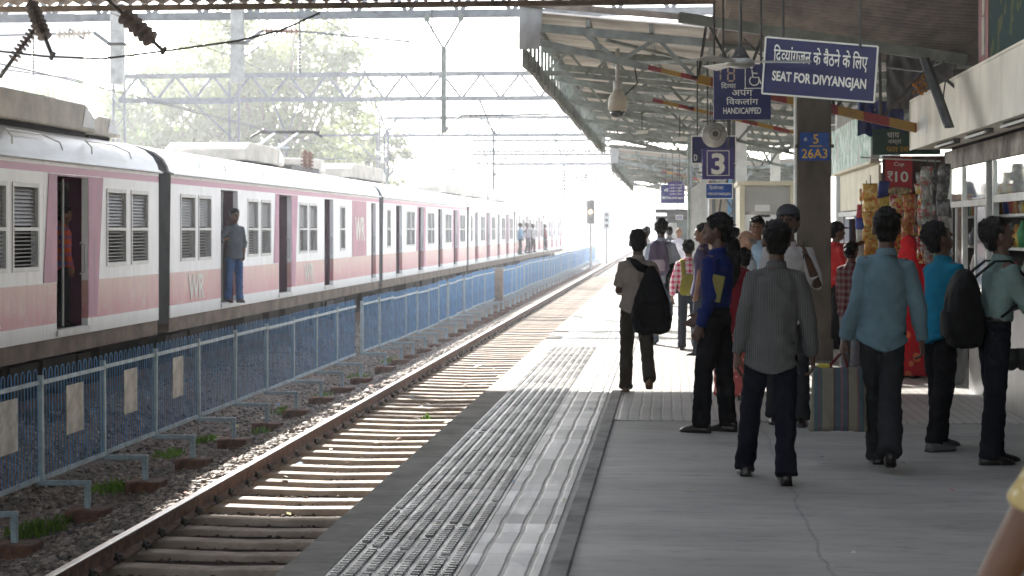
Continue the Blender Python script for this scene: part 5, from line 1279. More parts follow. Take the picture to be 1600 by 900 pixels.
def cloth(name, col, pattern=None, col2=None, rough=.9, scale=1.0, gloss=0):
    m = mat(name, col, rough, 0, .14, 5, .25, 220, spec=.08); t, P = nodes_of(m)
    P.inputs['Sheen Weight'].default_value = 0
    tc = t.nodes.new('ShaderNodeTexCoord'); sp = t.nodes.new('ShaderNodeSeparateXYZ'); t.links.new(tc.outputs['Object'], sp.inputs[0])
    old = P.inputs['Base Color'].links[0].from_socket
    def stripe(sock, period, width):
        fr_ = math_n(t, 'FRACT', math_n(t, 'ADD', math_n(t, 'DIVIDE', sock, period), 40)); return math_n(t, 'LESS_THAN', fr_, width)
    if pattern == 'pin':
        f = stripe(sp.outputs[0], .011*scale, .3); t.links.new(mix_c(t, math_n(t,'MULTIPLY',f,.6), old, col2), P.inputs['Base Color'])
    elif pattern == 'check':
        a = stripe(sp.outputs[0], .075*scale, .45); b_ = stripe(sp.outputs[2], .075*scale, .45)
        f = math_n(t, 'MULTIPLY', math_n(t, 'ADD', a, b_), .5); t.links.new(mix_c(t, f, old, col2), P.inputs['Base Color'])
    elif pattern == 'stripe':
        f = stripe(sp.outputs[0], .12*scale, .4); t.links.new(mix_c(t, f, old, col2), P.inputs['Base Color'])
    elif pattern == 'print':
        v = tex_n(t, 'ShaderNodeTexVoronoi', tc.outputs['Object'], Scale=16/scale); t.links.new(mix_c(t, math_n(t, 'LESS_THAN', v.outputs['Distance'], .33), old, col2), P.inputs['Base Color'])
    return m
SKIN = mat('brown_skin', (.15,.072,.042), .5, 0, .12, 9, spec=.35); SKIN2 = mat('lighter_brown_skin', (.34,.19,.12), .5, 0, .1, 9, spec=.35); SKIND = mat('deep_brown_skin', (.075,.036,.022), .5, 0, .12, 9, spec=.35)
HAIR = mat('black_hair', (.006,.005,.0045), .6, 0, .4, 40, .6, 160, spec=.12, stretch=(1,1,.3)); HAIRG = mat('grey_hair', (.16,.15,.14), .6, 0, .3, 40)
SHOE = mat('dark_leather', (.01,.007,.006), .35, 0, .2, 6); SHOEB = mat('brown_leather', (.09,.045,.02), .5, 0, .2, 6); SNEAK = mat('grey_sneaker', (.08,.08,.085), .7, 0, .2, 8)
EYE = mat('dark_eye', (.01,.008,.007), .25, 0, .1, 5); LEATH = mat('black_belt', (.015,.013,.012), .4, 0, .1, 5)

def nrm(v): return Vector(v).normalized()
def hand(g, w_, d, n, s, curl=.5, side=1):
    """palm, four unequal fingers and a thumb leaving the side of the palm; w_: wrist, d: forearm direction, n: palm normal"""
    d = nrm(d); n = nrm(Vector(n)-d*Vector(n).dot(d)); b = d.cross(n)*side
    g.tube([w_-d*.01*s, w_+d*.035*s, w_+d*.085*s], [.026*s,.036*s,.038*s], 8, [.02*s,.017*s,.015*s], side=b)
    for i, L in enumerate((.070,.080,.074,.058)):
        off = b*((i-1.5)*-.0195*s); p0 = w_+d*.078*s+off; a = curl*(.8+.12*i)
        d1 = (d*math.cos(a)+n*math.sin(a)); d2 = (d*math.cos(a*2.1)+n*math.sin(a*2.1)); d3 = (d*math.cos(a*2.8)+n*math.sin(a*2.8))
        p1 = p0+d1*L*.45*s; p2 = p1+d2*L*.32*s; p3 = p2+d3*L*.25*s
        g.tube([p0,p1,p2,p3], [.0098*s,.0092*s,.0085*s,.0065*s], 6, rnd=True)
    p0 = w_+d*.02*s+b*.026*s; t1 = nrm(d*.75+b*.55+n*.35); t2 = nrm(d*.9+b*.1+n*.45)
    g.tube([p0, p0+t1*.038*s, p0+t1*.038*s+t2*.032*s], [.0125*s,.011*s,.008*s], 6, rnd=True)

def person(label, u, D, h, face, shirt, trouser, skin=None, hair='short', legs=((6,6,2,0),(-4,8,2,0)), arms=None, head=(0,0), lean=0, twist=0,
           hem=.80, sleeve='long', vox=.013, shoes=SHOE, z0=0, skirt=None, drape=None, group=None, hairm=None, tuck=False, name='person', elev=0, width=1.0, curl=.5, eyes=False, flare=1.0, cat='person', pos=None, roll=0, sway=0):
    skin = skin or SKIN; hairm = hairm or HAIR
    s = h/1.72; p = pos if pos is not None else ground_at(u, D, z0)
    r = thing(name, p, label, cat, group, rz=R(face)); ORG[r.name] = Vector((0,0,0))
    W = width*.92
    # legs
    def leg(side, hf, kf, ab, tp):
        hip = Vector((side*.082*s, 0, 0)); a = R(hf); b = R(ab)
        kn = hip+Vector((side*math.sin(b), math.sin(a), -math.cos(a)*math.cos(b)))*.42*s
        c = R(hf-kf); an = kn+Vector((side*math.sin(b)*.6, math.sin(c), -math.cos(c)))*.415*s
        return hip, kn, an, tp
    LL, RL = leg(-1, *legs[0]), leg(1, *legs[1])
    def low(l): return l[2].z-.075*s-max(0, math.sin(R(l[3])))*.14*s
    base = -min(low(LL), low(RL))
    PZ = Vector((sway*s,0,base))
    for l_ in (LL, RL):
        l_[1].x -= sway*s*.45; l_[2].x -= sway*s
    hipz = base
    # torso axis
    la = R(lean); ax = Vector((math.sin(R(roll)), math.sin(la), math.cos(la))).normalized(); fwd = Vector((0, math.cos(la), -math.sin(la)))
    SX = Vector((math.cos(R(roll)),0,-math.sin(R(roll)))); T = lambda k, x=0, f=0: PZ+ax*(k*s)+(SX if k > .1 else Vector((1,0,0)))*(x*s*W)+fwd*(f*s)
    # arms
    arms = arms or (((-.10,.04,-1),(-.02,.18,-1)), ((.10,.04,-1),(.02,.18,-1)))
    AR = []
    for side, (ua, fa) in zip((-1,1), arms):
        sh = T(.452, side*.152); el = sh+nrm(ua)*.285*s; wr = el+nrm(fa)*.245*s; AR.append((sh, el, wr, nrm(fa)))
    # head
    hy, hp = R(head[0]), R(head[1]); HR = Matrix.Rotation(hy,3,'Z') @ Matrix.Rotation(-hp,3,'X')
    neck = T(.535, 0, -.01); nk2 = T(.60, 0, .012); HC = neck+ax*.02*s+HR @ Vector((0,.018,.135))*s
    # ---------------- body: one continuous skin mesh
    g = G()
    for l in (LL, RL):
        hip, kn, an, tp = [q+PZ if isinstance(q, Vector) else q for q in l]
        g.tube([hip+Vector((0,0,.03*s)), hip.lerp(kn,.5), kn, kn.lerp(an,.35), an], [.07*s,.062*s,.048*s,.047*s,.034*s], 10)
        fd = Vector((0, math.cos(R(-tp)), math.sin(R(-tp)))); g.tube([an+Vector((0,-.03*s,-.03*s)), an+fd*.06*s+Vector((0,0,-.045*s)), an+fd*.15*s+Vector((0,0,-.055*s))], [.03*s,.034*s,.03*s], 8, [.032*s,.026*s,.016*s], side=(1,0,0))
    g.tube([T(-.06), T(.08), T(.28), T(.43), T(.50), T(.535)], [.105*s*W,.115*s*W,.13*s*W,.135*s*W,.095*s*W,.055*s], 16, [.078*s,.08*s,.09*s,.085*s,.056*s,.052*s], side=(1,0,0))
    g.tube([T(.49,0,-.005), neck, HC-HR @ Vector((0,.012,.06))*s], [.066*s,.054*s,.052*s], 12)
    for side, (sh, el, wr, fd) in zip((-1,1), AR):
        g.tube([T(.47, side*.12), sh, sh.lerp(el,.5), el, el.lerp(wr,.3), wr], [.045*s,.05*s,.044*s,.037*s,.038*s,.026*s], 10)
        n = Vector((-side, .25, 0)) if abs(fd.z) > .6 else Vector((-side*.5, 0, .6))
        c_ = curl if not isinstance(curl, tuple) else curl[0 if side < 0 else 1]
        hand(g, wr, fd, n, s*1.05, c_, side=1)
    HS = 1.10*s
    hd = lambda x, y, z: HC+HR @ Vector((x,y,z))*HS
    g.ell(HC+HR @ Vector((0,-.006,.018))*HS, (.074*HS,.092*HS,.096*HS), 18, 12, HR)
    g.tube([hd(0,.02,.0), hd(0,.036,-.055), hd(0,.05,-.098)], [.066*HS,.058*HS,.032*HS], 14, [.066*HS,.052*HS,.034*HS], side=HR @ Vector((1,0,0)))
    g.tube([hd(0,.084,.02), hd(0,.100,-.016), hd(0,.100,-.03)], [.010*HS,.0145*HS,.016*HS], 6)
    g.tube([hd(-.022,.086,-.062), hd(0,.094,-.06), hd(.022,.086,-.062)], .0085*HS, 6); g.tube([hd(-.045,.077,.034), hd(0,.088,.036), hd(.045,.077,.034)], .010*HS, 6)
    for sd in (-1,1): g.ell(hd(sd*.077,-.004,-.008), (.012*HS,.021*HS,.033*HS), 8, 6, HR)
    bv = vox*.62
    rmesh('body', g, skin, r, bv, 2)
    if eyes:
        for sd in (-1,1):
            q = G(); q.ell(hd(sd*.031,.0845,.013), (.013*HS,.007*HS,.0065*HS), 10, 6, HR); q.build('eye', EYE, r, world=False, smooth=True)
            q = G(); q.tube([hd(sd*.014,.090,.036), hd(sd*.034,.088,.043), hd(sd*.052,.076,.036)], .005*HS, 5); q.build('eyebrow', hairm, r, world=False, smooth=True)
    # ---------------- hair
    if hair:
        g = G(); g.ell(hd(0,-.019,.040), (.0835*HS,.096*HS,.088*HS), 18, 12, HR)
        g.ell(hd(0,.030,.078), (.062*HS,.052*HS,.034*HS), 12, 8, HR)
        g.tube([hd(0,-.050,.02), hd(0,-.058,-.045), hd(0,-.054,-.075)], [.074*HS,.062*HS,.046*HS], 14, [.046*HS,.036*HS,.024*HS], side=HR @ Vector((1,0,0)))
        for sd in (-1,1): g.ell(hd(sd*.068,.012,.028), (.014*HS,.022*HS,.030*HS), 8, 6, HR)
        if hair == 'bun': g.ell(hd(0,-.115,.0), (.045*HS,.04*HS,.045*HS), 12, 8)
        if hair == 'long': g.tube([hd(0,-.06,.0), hd(0,-.085,-.1), hd(0,-.10,-.25), hd(0,-.09,-.36)], [.08*HS,.085*HS,.07*HS,.03*HS], 12, [.04*HS,.04*HS,.035*HS,.02*HS], side=HR @ Vector((1,0,0)))
        if hair == 'balding':
            g = G()
            for sd in (-1,1): g.ell(hd(sd*.066,-.03,.005), (.016*HS,.045*HS,.035*HS), 10, 6, HR)
            g.tube([hd(-.05,-.08,.0), hd(0,-.095,.0), hd(.05,-.08,.0)], .03*HS, 8)
        rh = random.Random(int(h*1000)+int(D*10))
        if hair != 'balding':
            for _ in range(26):
                a_, b_ = rh.uniform(0,6.28), rh.uniform(.15,1.45); q0 = Vector((.080*math.sin(b_)*math.cos(a_), -.019+.092*math.sin(b_)*math.sin(a_), .040+.084*math.cos(b_)))
                if q0.y > .05 and q0.z < .07: continue
                q1 = q0*1.0+Vector((rh.uniform(-.014,.014), rh.uniform(-.014,.014), rh.uniform(-.01,.008)))+Vector((q0.x*.12,q0.y*.12,.006)); g.tube([hd(*q0), hd(*q1)], [.018*HS,.008*HS], 6)
        rmesh('hair', g, hairm, r, bv*1.1, 1, (.009, 40, 30), h*7)
        if hair == 'cap':
            g = G(); g.ell(hd(0,-.010,.062), (.088*HS,.104*HS,.078*HS), 16, 8, HR); g.tube([hd(0,.06,.062), hd(0,.15,.05)], [.072*HS,.05*HS], 12, [.012*HS,.008*HS], side=HR @ Vector((1,0,0)))
            rmesh('cap', g, CAPM, r, bv*1.1, 2)
    # ---------------- trousers or skirt
    if trouser is not None:
        hk = 1.0 if tuck else .90
        g = G(); g.tube([T(.10), T(.02), T(-.06)], [.146*s*W*hk,.156*s*W*hk,.148*s*W*hk], 18, [.106*s*W*hk,.118*s*W*hk,.114*s*W*hk], side=(1,0,0))
        for l in (LL, RL):
            hip, kn, an, tp = [q+PZ if isinstance(q, Vector) else q for q in l]
            dn = (an-kn).normalized(); sdv = Vector((1,0,0)); bk = sdv.cross(dn)
            g.tube([hip+Vector((0,0,.02*s)), hip.lerp(kn,.35), hip.lerp(kn,.7), kn, kn.lerp(an,.4), kn.lerp(an,.8), an+dn*.035*s], [.088*s*W,.088*s*W,.078*s,.071*s,.069*s*flare,.066*s*flare,.070*s*flare], 14, [.10*s*W,.096*s*W,.083*s,.075*s,.076*s*flare,.070*s*flare,.073*s*flare], side=(1,0,0))
        rmesh('trousers', g, trouser, r, vox, 3, (.009*s, 7, 12), h*3+D, True)
        if tuck:
            g = G(); rings = []
            for k in (.085,.12): rings.append([T(k)+Vector((math.cos(a)*.156*s*W, math.sin(a)*.116*s*W, 0)) for a in [2*math.pi*i/28 for i in range(28)]])
            g.loft(rings, True); g.build('belt', LEATH, r, world=False, smooth=True)
    if skirt is not None:
        g = G(); b_ = .04; n = 40; rings = []
        for k, rad in ((.12,.135),(.0,.165),(-.25,.20),(-.5,.235),(-base/s+b_,.27)):
            rings.append([PZ+Vector((math.cos(a)*rad*s*(1+.07*math.sin(a*9)*(.3-k)), math.sin(a)*rad*.8*s*(1+.07*math.sin(a*9+1)*(.3-k)), k*s)) for a in [2*math.pi*i/n for i in range(n)]])
        g.loft(rings); g.build('skirt', skirt, r, world=False, smooth=True)
    # ---------------- shirt
    g = G(); hb = hem-.92
    if tuck: g.tube([T(.09), T(.12), T(.20), T(.33), T(.42), T(.475), T(.52)], [.152*s*W,.162*s*W,.163*s*W,.174*s*W,.170*s*W,.118*s*W,.068*s], 20, [.113*s*W,.122*s*W,.122*s*W,.128*s*W,.122*s*W,.09*s,.066*s], side=(1,0,0))
    else: g.tube([T(hb,0,-.0), T(hb*.4), T(.08), T(.20), T(.33), T(.42), T(.475), T(.52)], [.200*s*W,.190*s*W,.174*s*W,.168*s*W,.176*s*W,.170*s*W,.118*s*W,.068*s], 20, [.182*s*W,.160*s*W,.128*s*W,.124*s*W,.128*s*W,.122*s*W,.09*s,.066*s], side=(1,0,0))
    for side, (sh, el, wr, fd) in zip((-1,1), AR):
        sm = T(.448, side*.10)
        if sleeve == 'long': g.tube([sm, sh, sh.lerp(el,.5), el, el.lerp(wr,.5), el.lerp(wr,.92), el.lerp(wr,.985)], [.062*s,.066*s,.061*s,.056*s,.052*s,.046*s,.042*s], 12)
        elif sleeve == 'short': g.tube([sm, sh, sh.lerp(el,.5), sh.lerp(el,.82)], [.062*s,.066*s,.066*s,.069*s], 12)
        elif sleeve == 'none': g.tube([sm, sh, sh.lerp(el,.22)], [.064*s,.066*s,.060*s], 12)
        else: g.tube([sm, sh, sh.lerp(el,.5), el, el.lerp(wr,.35)], [.062*s,.066*s,.061*s,.056*s,.053*s], 12)
    so_ = rmesh('shirt', g, shirt, r, vox*.9, 2, ((.0135 if vox < .012 else .012)*s, 6, 7.5), h*5+D, None, None if tuck else (T(hb).z, .20*s*W))
    g = G(); rings = []
    for k, ra in ((.505,.074),(.535,.068),(.552,.064),(.55,.058)): rings.append([T(k,0,-.006)+Vector((math.cos(a)*ra*s, math.sin(a)*ra*s*(1.0), math.sin(a)*-.012*s)) for a in [2*math.pi*i/20 for i in range(20)]])
    g.loft(rings, False); g.build('collar', shirt, so_, world=False, smooth=True)
    if drape is not None:
        g = G(); g.ell(hd(0,-.03,.035), (.10*s,.112*s,.115*s), 16, 10); g.tube([hd(0,-.07,-.02), T(.42,0,-.12), T(.2,0,-.15), T(-.1,0,-.16)], [.10*s,.17*s,.15*s,.12*s], 14, [.05*s,.05*s,.035*s,.03*s], side=(1,0,0))
        rmesh('veil', g, drape, r, vox, 2, (.012*s, 8, 8), h)
    # ---------------- shoes
    if shoes is not None:
        for l in (LL, RL):
            an = l[2]+PZ; tp = R(-l[3]); fd = Vector((0, math.cos(tp), math.sin(tp))); up = Vector((0,-math.sin(tp),math.cos(tp))); q = an-up*.078*s
            g = G(); rings = []
            for f, wd, ht in ((-.075,.022,.05),(-.066,.036,.075),(-.02,.041,.098),(.03,.040,.085),(.09,.046,.056),(.14,.043,.042),(.175,.026,.028),(.182,.012,.018)):
                c = q+fd*f*s; rings.append([c+Vector((wd*s*math.cos(a),0,0))*(1.0)+up*(max(0, math.sin(a))*ht+ (0 if math.sin(a) >= 0 else -.0))*s for a in [2*math.pi*i/14 for i in range(14)]])
            g.loft(rings); o = g.build('shoe', shoes, r, world=False, smooth=True)
            g = G(); rr = []
            for f, wd in ((-.08,.024),(-.06,.038),(0,.038),(.05,.038),(.09,.048),(.14,.045),(.182,.02)): rr.append((f, wd))
            pts = [q+fd*f*s+Vector((-wd*s,0,0)) for f, wd in rr]+[q+fd*f*s+Vector((wd*s,0,0)) for f, wd in rr[::-1]]
            g.prism(pts, up*-.014*s); g.build('sole', LEATH, o, world=False)
    r['_h'] = h; del r['_h']
    info = dict(r=r, s=s, T=T, AR=AR, HC=HC, hd=hd, PZ=PZ, M=Matrix.Translation(p) @ Matrix.Rotation(R(face), 4, 'Z'))
    return info
CAPM = mat('dark_cap', (.025,.025,.03), .8, 0, .2, 8)
def held(I, name, label, cat, build):        # a carried thing: top-level, placed in the carrier's frame
    r = thing(name, (0,0,0), label, cat); r.matrix_world = I['M'].copy(); r.location = I['M'].translation; r.rotation_euler = I['M'].to_euler(); build(r, I); return r

BLK = cloth('black_trouser', (.006,.006,.007)); NAVYJ = cloth('dark_navy_jeans', (.006,.007,.013)); CHAR = cloth('charcoal_trouser', (.020,.021,.024)); DJEAN = cloth('dark_jeans', (.03,.036,.05)); BJEAN = cloth('blue_jeans', (.05,.13,.33)); BROWNT = cloth('dark_olive_trouser', (.04,.032,.024))
bagblk = cloth('black_bag_fabric', (.006,.006,.0065), rough=.75)

# 1 -- man in pinstripe shirt, nearest
I1 = person('nearest man walking away in a grey pinstriped shirt and dark jeans', 1200, 11.4, 1.69, 4, cloth('grey_pinstripe', (.066,.066,.068), 'pin', (.16,.16,.16)), NAVYJ, SKIND, legs=((20,14,4,0),(-15,8,0,-18)), roll=2.5, sway=.03,
            arms=(((-.24,-.06,-1),(-.16,.10,-1)),((.27,.02,-1),(.14,.20,-1))), head=(0,0), hem=.74, vox=.011, sleeve='long')
# 2 -- light blue shirt with shopper bag
I2 = person('man in a loose pale blue shirt carrying a striped shopping bag', 1378, 12.04, 1.76, 0, cloth('pale_blue_shirt', (.105,.165,.20)), CHAR, SKIND, legs=((12,6,-6,0),(-16,20,-6,-28)), roll=3, flare=1.18,
            arms=(((-.22,.02,-1),(-.28,.16,-1)),((.30,.0,-1),(.14,.32,-1))), head=(-3,0), hem=.80, vox=.011, width=.96)
# 3 -- navy shirt
I3 = person('man in a navy shirt standing sideways facing the track', 1120, 14.05, 1.73, 66, cloth('navy_shirt', (.008,.016,.085)), BLK, SKIND, legs=((9,6,2,0),(-4,0,1,0)), roll=-2, sway=-.02, lean=-2, arms=(((-.12,-.12,-1),(-.03,.45,-1)),((.12,.10,-1),(-.05,.55,-.5))), head=(12,-4), vox=.011, tuck=True)
# 4 -- beige shirt with backpack
I4 = person('man in a beige shirt walking away with a black bag on his back', 994, 17.3, 1.62, 3, cloth('beige_shirt', (.20,.165,.14)), BROWNT, SKIND, legs=((16,6,2,0),(-22,24,3,-32)), roll=2, arms=(((-.22,.15,-1),(.15,.9,-.1)),((.30,.1,-1),(-.25,.9,-.2))), hem=.86, sleeve='short', vox=.012, shoes=SHOEB, head=(0,0))
# 5 -- grey backpack man
I5 = person('man with a grey purple backpack striding away on the sunlit platform', 1033, 24.5, 1.76, 0, cloth('grey_blue_shirt', (.34,.40,.46)), cloth('mid_jeans', (.09,.12,.16)), SKIND, legs=((6,2,2,0),(-32,46,1,-55)), arms=(((-.2,.2,-1),(.1,.8,.1)),((.35,.1,-1),(-.15,.5,-.55))), hem=.86, sleeve='mid', vox=.015)
# 6 -- pink check
I6 = person('small woman in a pink and white checked top walking away', 1076, 23.4, 1.47, 0, cloth('pink_check', (.80,.70,.70), 'check', (.60,.04,.14)), DJEAN, SKIN, hair='bun', legs=((6,2,2,0),(-14,18,2,-25)), arms=(((-.35,.0,-1),(-.1,.3,-1)),((.35,.0,-1),(.1,.3,-1))), hem=.88, sleeve='long', vox=.014, width=.98)
# 7 -- teal shirt
I7 = person('man in a bright teal shirt bending his head at the kiosk counter', 1468, 13.0, 1.68, -62, cloth('teal_shirt', (.008,.13,.21)), BLK, SKIND, legs=((7,3,2,0),(-6,8,5,0)), roll=-2, arms=(((-.15,.30,-1),(.1,.8,-.3)),((.12,.30,-1),(-.1,.8,-.3))), head=(-6,-26), lean=6, hem=.80, sleeve='short', vox=.011, shoes=SNEAK)
# 8 -- mint shirt
I8 = person('man in a pale mint shirt with a black backpack standing at the counter', 1553, 12.2, 1.70, -80, cloth('mint_shirt', (.13,.19,.18)), cloth('black_navy_trouser', (.006,.007,.011)), SKIND, legs=((5,4,1,0),(-3,3,1,0)), arms=(((-.1,.45,-1),(.0,1,.25)),((.1,.45,-1),(0,1,.25))), head=(0,-22), lean=7, vox=.011, tuck=True)
# 9 -- capped man with phone
I9 = person('man in white with dark cap and phone at his ear beside the pillar', 1231, 14.6, 1.80, 176, cloth('white_shirt', (.36,.33,.32)), CHAR, SKIND, hair='cap', arms=(((-.35,.35,-1),(.35,.35,1.0)),((.2,.0,-1),(.05,.3,-1))), head=(-8,-6), vox=.013, eyes=True, sleeve='mid')
# 10 -- woman in red behind the navy man
I10 = person('woman in a red top and patterned red trousers behind the man in navy', 1143, 16.7, 1.53, 2, cloth('red_top', (.15,.012,.018)), cloth('red_print_trouser', (.38,.09,.08), 'print', (.55,.25,.20)), SKIN, hair='long', legs=((5,2,1,0),(-6,6,1,-8)), hem=.72, vox=.013, flare=1.35, sleeve='mid')
# 11 -- red t shirt at second kiosk
I11 = person('man in a red shirt and dark cap reaching to the second kiosk', 1307, 23.7, 1.70, -70, cloth('red_tshirt', (.55,.03,.03)), BLK, SKIN, hair='cap', arms=(((-.05,.8,.1),(.0,1,.35)),((.2,.3,-1),(.1,.5,-.8))), hem=.86, sleeve='short', vox=.014)
# 12 -- dark plaid
I12 = person('short woman in a dark red plaid top waiting between pillar and kiosk', 1330, 20.0, 1.47, -30, cloth('dark_plaid', (.06,.01,.014), 'check', (.12,.09,.09)), cloth('grey_trouser', (.14,.14,.15)), SKIND, hair='bun', hem=.72, vox=.013)
# 13 -- red sari
I13 = person('woman in a bright red sari and veil standing by the sachet strings', 1421, 19.2, 1.53, -25, cloth('sari_red', (.50,.02,.025)), None, SKIN, hair='long', skirt=cloth('sari_skirt', (.48,.016,.022), 'print', (.55,.12,.05), scale=2.0), drape=cloth('sari_veil', (.55,.022,.028)), vox=.014, hem=.84)
# background crowd
P_BG = 'people in the crowd down the platform'
person('bald man in a white shirt walking towards the camera in the far sunlight', 1061, 44, 1.66, 180, cloth('bright_white_shirt', (.72,.69,.76)), CHAR, SKIN2, hair='balding', legs=((10,4,1,0),(-10,12,1,-18)), vox=.018, eyes=True)
person('man in a dark purple t-shirt looking left beside the man in navy', 1098, 22.5, 1.68, 80, cloth('dark_purple_tee', (.05,.04,.09)), DJEAN, SKIN, sleeve='short', vox=.015, head=(0,-4))
person('man in a pale blue shirt facing the camera in front of the booth', 1183, 21.5, 1.76, 172, cloth('light_blue_shirt', (.30,.42,.55)), DJEAN, SKIN, vox=.014, eyes=True)
person('older man with thin hair looking left in front of the booth', 1166, 19.0, 1.60, 110, cloth('pale_grey_shirt', (.35,.38,.42)), CHAR, SKIN2, hair='balding', vox=.014, hairm=HAIRG, eyes=True)
person('youth with thick black hair and a dark blue shirt behind the woman in red', 1145, 22.0, 1.63, 20, cloth('dark_blue_tee', (.03,.05,.13)), DJEAN, SKIN, sleeve='short', vox=.015)
person('child of whom only dark hair shows beside the pinstriped man', 1160, 17.6, 1.42, 30, cloth('brown_kurta', (.12,.07,.06)), DJEAN, SKIN, vox=.014)
person('distant man in a white shirt left of the grey purple backpack', 1010, 38, 1.66, 0, cloth('far_white_shirt', (.62,.58,.60)), CHAR, SKIN2, vox=.018)
person('distant dark haired man between the backpack and the bald man', 1046, 47, 1.67, 10, cloth('far_dark_shirt', (.10,.10,.12)), DJEAN, SKIN, vox=.018)
person('tall man whose forehead shows above the navy man in front of the hoarding', 1121, 30, 1.82, 150, cloth('tan_shirt', (.35,.26,.18)), DJEAN, SKIN2, vox=.017)
person('distant woman in an orange dress near the booth', 1158, 27, 1.5, 0, cloth('orange_dress', (.6,.16,.03)), DJEAN, SKIN, hair='long', hem=.6, vox=.016)

# train passengers
def in_train(u, dx): 
    t_ = (u-800)/F; X = TX+dx; Y = X*(cy_+t_*sy_)/(t_*cy_-sy_); return Vector((X, Y, .282))
person('man in a grey shirt and blue jeans leaning out of the second coach doorway', 0, 33, 1.70, -138, cloth('slate_shirt', (.085,.10,.125)), BJEAN, SKIN, legs=((3,2,1,0),(-2,2,2,0)), arms=(((-.25,.0,-1),(.25,.35,-1)),((.55,-.1,-.8),(-.6,.2,.15))), head=(0,2), vox=.014, eyes=True, sleeve='mid', pos=in_train(366, .07), shoes=SHOEB)
person('standing passenger in an orange and blue plaid shirt in the first coach doorway', 0, 24, 1.66, -60, cloth('orange_plaid', (.55,.10,.03), 'check', (.05,.08,.25), scale=1.6), CHAR, SKIN, vox=.016, pos=in_train(99, -.3))
person('standing passenger in dark clothes with a black bag in the first coach doorway', 0, 24, 1.68, -110, cloth('dark_grey_shirt', (.05,.045,.04)), BLK, SKIND, vox=.016, pos=in_train(117, -.34))
person('rider in a light blue shirt hanging from the fifth coach doorway', 0, 90, 1.66, -70, cloth('sky_shirt', (.25,.42,.60)), CHAR, SKIN, vox=.022, pos=in_train(813, .12), arms=(((-.2,.3,-1),(0,.7,.6)),((.3,.0,-1),(.1,.3,-1))))
person('rider in a white and dark checked shirt hanging from the fifth coach', 0, 90, 1.68, -95, cloth('rider_check', (.45,.42,.48), 'check', (.12,.12,.2), scale=1.5), DJEAN, SKIN, vox=.022, pos=in_train(825, .2), lean=-6)
person('rider in a pale shirt and dark trousers hanging from the fifth coach', 0, 90, 1.64, -110, cloth('pale_rider_shirt', (.5,.48,.5)), BLK, SKIN, vox=.022, pos=in_train(833, .12))
person('rider in a maroon shirt at the doorway of the farthest coach', 0, 110, 1.64, -90, cloth('maroon_shirt', (.25,.05,.07)), DJEAN, SKIN, vox=.025, pos=in_train(851.5, .08))

# foreground woman at the lower right: only her bare arm and lace sleeve reach into the frame
LACE = cloth('yellow_lace', (.55,.42,.20), 'print', (.70,.62,.42), scale=.35)
I20 = person('blurred woman close by at the lower right with bare arm and yellow lace sleeve', 1763, 3.05, 1.48, -12, LACE, DJEAN, SKIN, hair='long', arms=(((-.52,-.05,-1),(-.1,.5,-1)),((.2,.1,-1),(0,.3,-1))), sleeve='none', vox=.010, hem=.8, width=1.1)

# ---------------- things carried
def backpack(I, label, m, c, w_, h_, d_, straps=True, name='backpack', m2=None, tear=False):
    def b(r, I):
        T, s = I['T'], I['s']; g = G(); rings = []
        o = T(c[1], c[0]/1.0, c[2]); 
        prof_ = ((-1,.55,.5),(-.93,.86,.8),(-.6,1,1.05),(-.1,.97,1.0),(.45,.88,.8),(.8,.7,.55),(.95,.45,.35),(1,.2,.15)) if not tear else ((-1,.5,.5),(-.92,.85,.85),(-.55,1,1.05),(0,.85,.85),(.4,.6,.6),(.75,.36,.36),(1,.12,.15))
        for z, a, b_ in prof_:
            rings.append([o+Vector((w_/2*a*math.copysign(abs(math.cos(t_))**.6, math.cos(t_)), -d_/2*b_*math.copysign(abs(math.sin(t_))**.6, math.sin(t_)), z*h_/2)) for t_ in [2*math.pi*i/22 for i in range(22)]])
        g.loft(rings); rmesh('bag_body', g, m, r, .012, 2, (.012, 9, 7), w_*9)
        g = G(); rings = []
        for z, a in ((-.75,.5),(-.7,.62),(-.35,.66),(-.12,.6),(-.08,.5)): rings.append([o+Vector((w_/2*a*math.cos(t_), -d_/2*.9-.035*(1 if math.sin(t_) > 0 else 0)*abs(math.sin(t_))**.5+.0, z*h_/2)) for t_ in [2*math.pi*i/16 for i in range(16)]])
        g.loft(rings); g.build('front_pocket', m2 or m, r, world=False, smooth=True)
        g = G()
        if straps == 2:
            for sd in (-1,1): g.tube([o+Vector((sd*w_*.28,d_*.2,h_*.40)), T(.50,sd*.105,-.09), T(.515,sd*.11,.02), T(.42,sd*.125,.13), T(.25,sd*.15,.12), T(.12,sd*.17,-.02)], .030, 8, .008, side=(1,0,0))
            g.build('strap', m, r, world=False, smooth=True)
        elif straps == 1:
            g.tube([o+Vector((0,d_*.25,h_*.42)), T(.44,.02,-.155), T(.505,-.055,-.10), T(.53,-.085,.0), T(.46,-.08,.12)], .042, 8, .010, side=(1,0,0)); g.build('strap', m, r, world=False, smooth=True)
    return held(I, name, label, 'backpack', b)
backpack(I4, 'black teardrop shoulder bag hanging on the back of the beige shirted man', bagblk, (.16,.10,-.20), .40, .66, .20, 1, 'shoulder_bag', tear=True)
backpack(I5, 'grey purple backpack worn by the striding man on the sunlit platform', cloth('grey_purple_pack', (.10,.085,.14)), (-.04,.29,-.21), .30, .48, .17, 2, m2=cloth('grey_pocket', (.30,.27,.32)))
backpack(I5, 'black shoulder bag hanging at the side of the striding backpack man', bagblk, (.20,.02,-.14), .26, .42, .14, 0, 'shoulder_bag')
backpack(I8, 'black backpack on the back of the man in the mint shirt', bagblk, (0,.15,-.24), .36, .54, .24, 2)
backpack(I6, 'olive yellow bag worn low on the back of the small woman in checks', cloth('olive_bag', (.26,.23,.04)), (.02,.13,-.19), .27, .28, .13, 2)
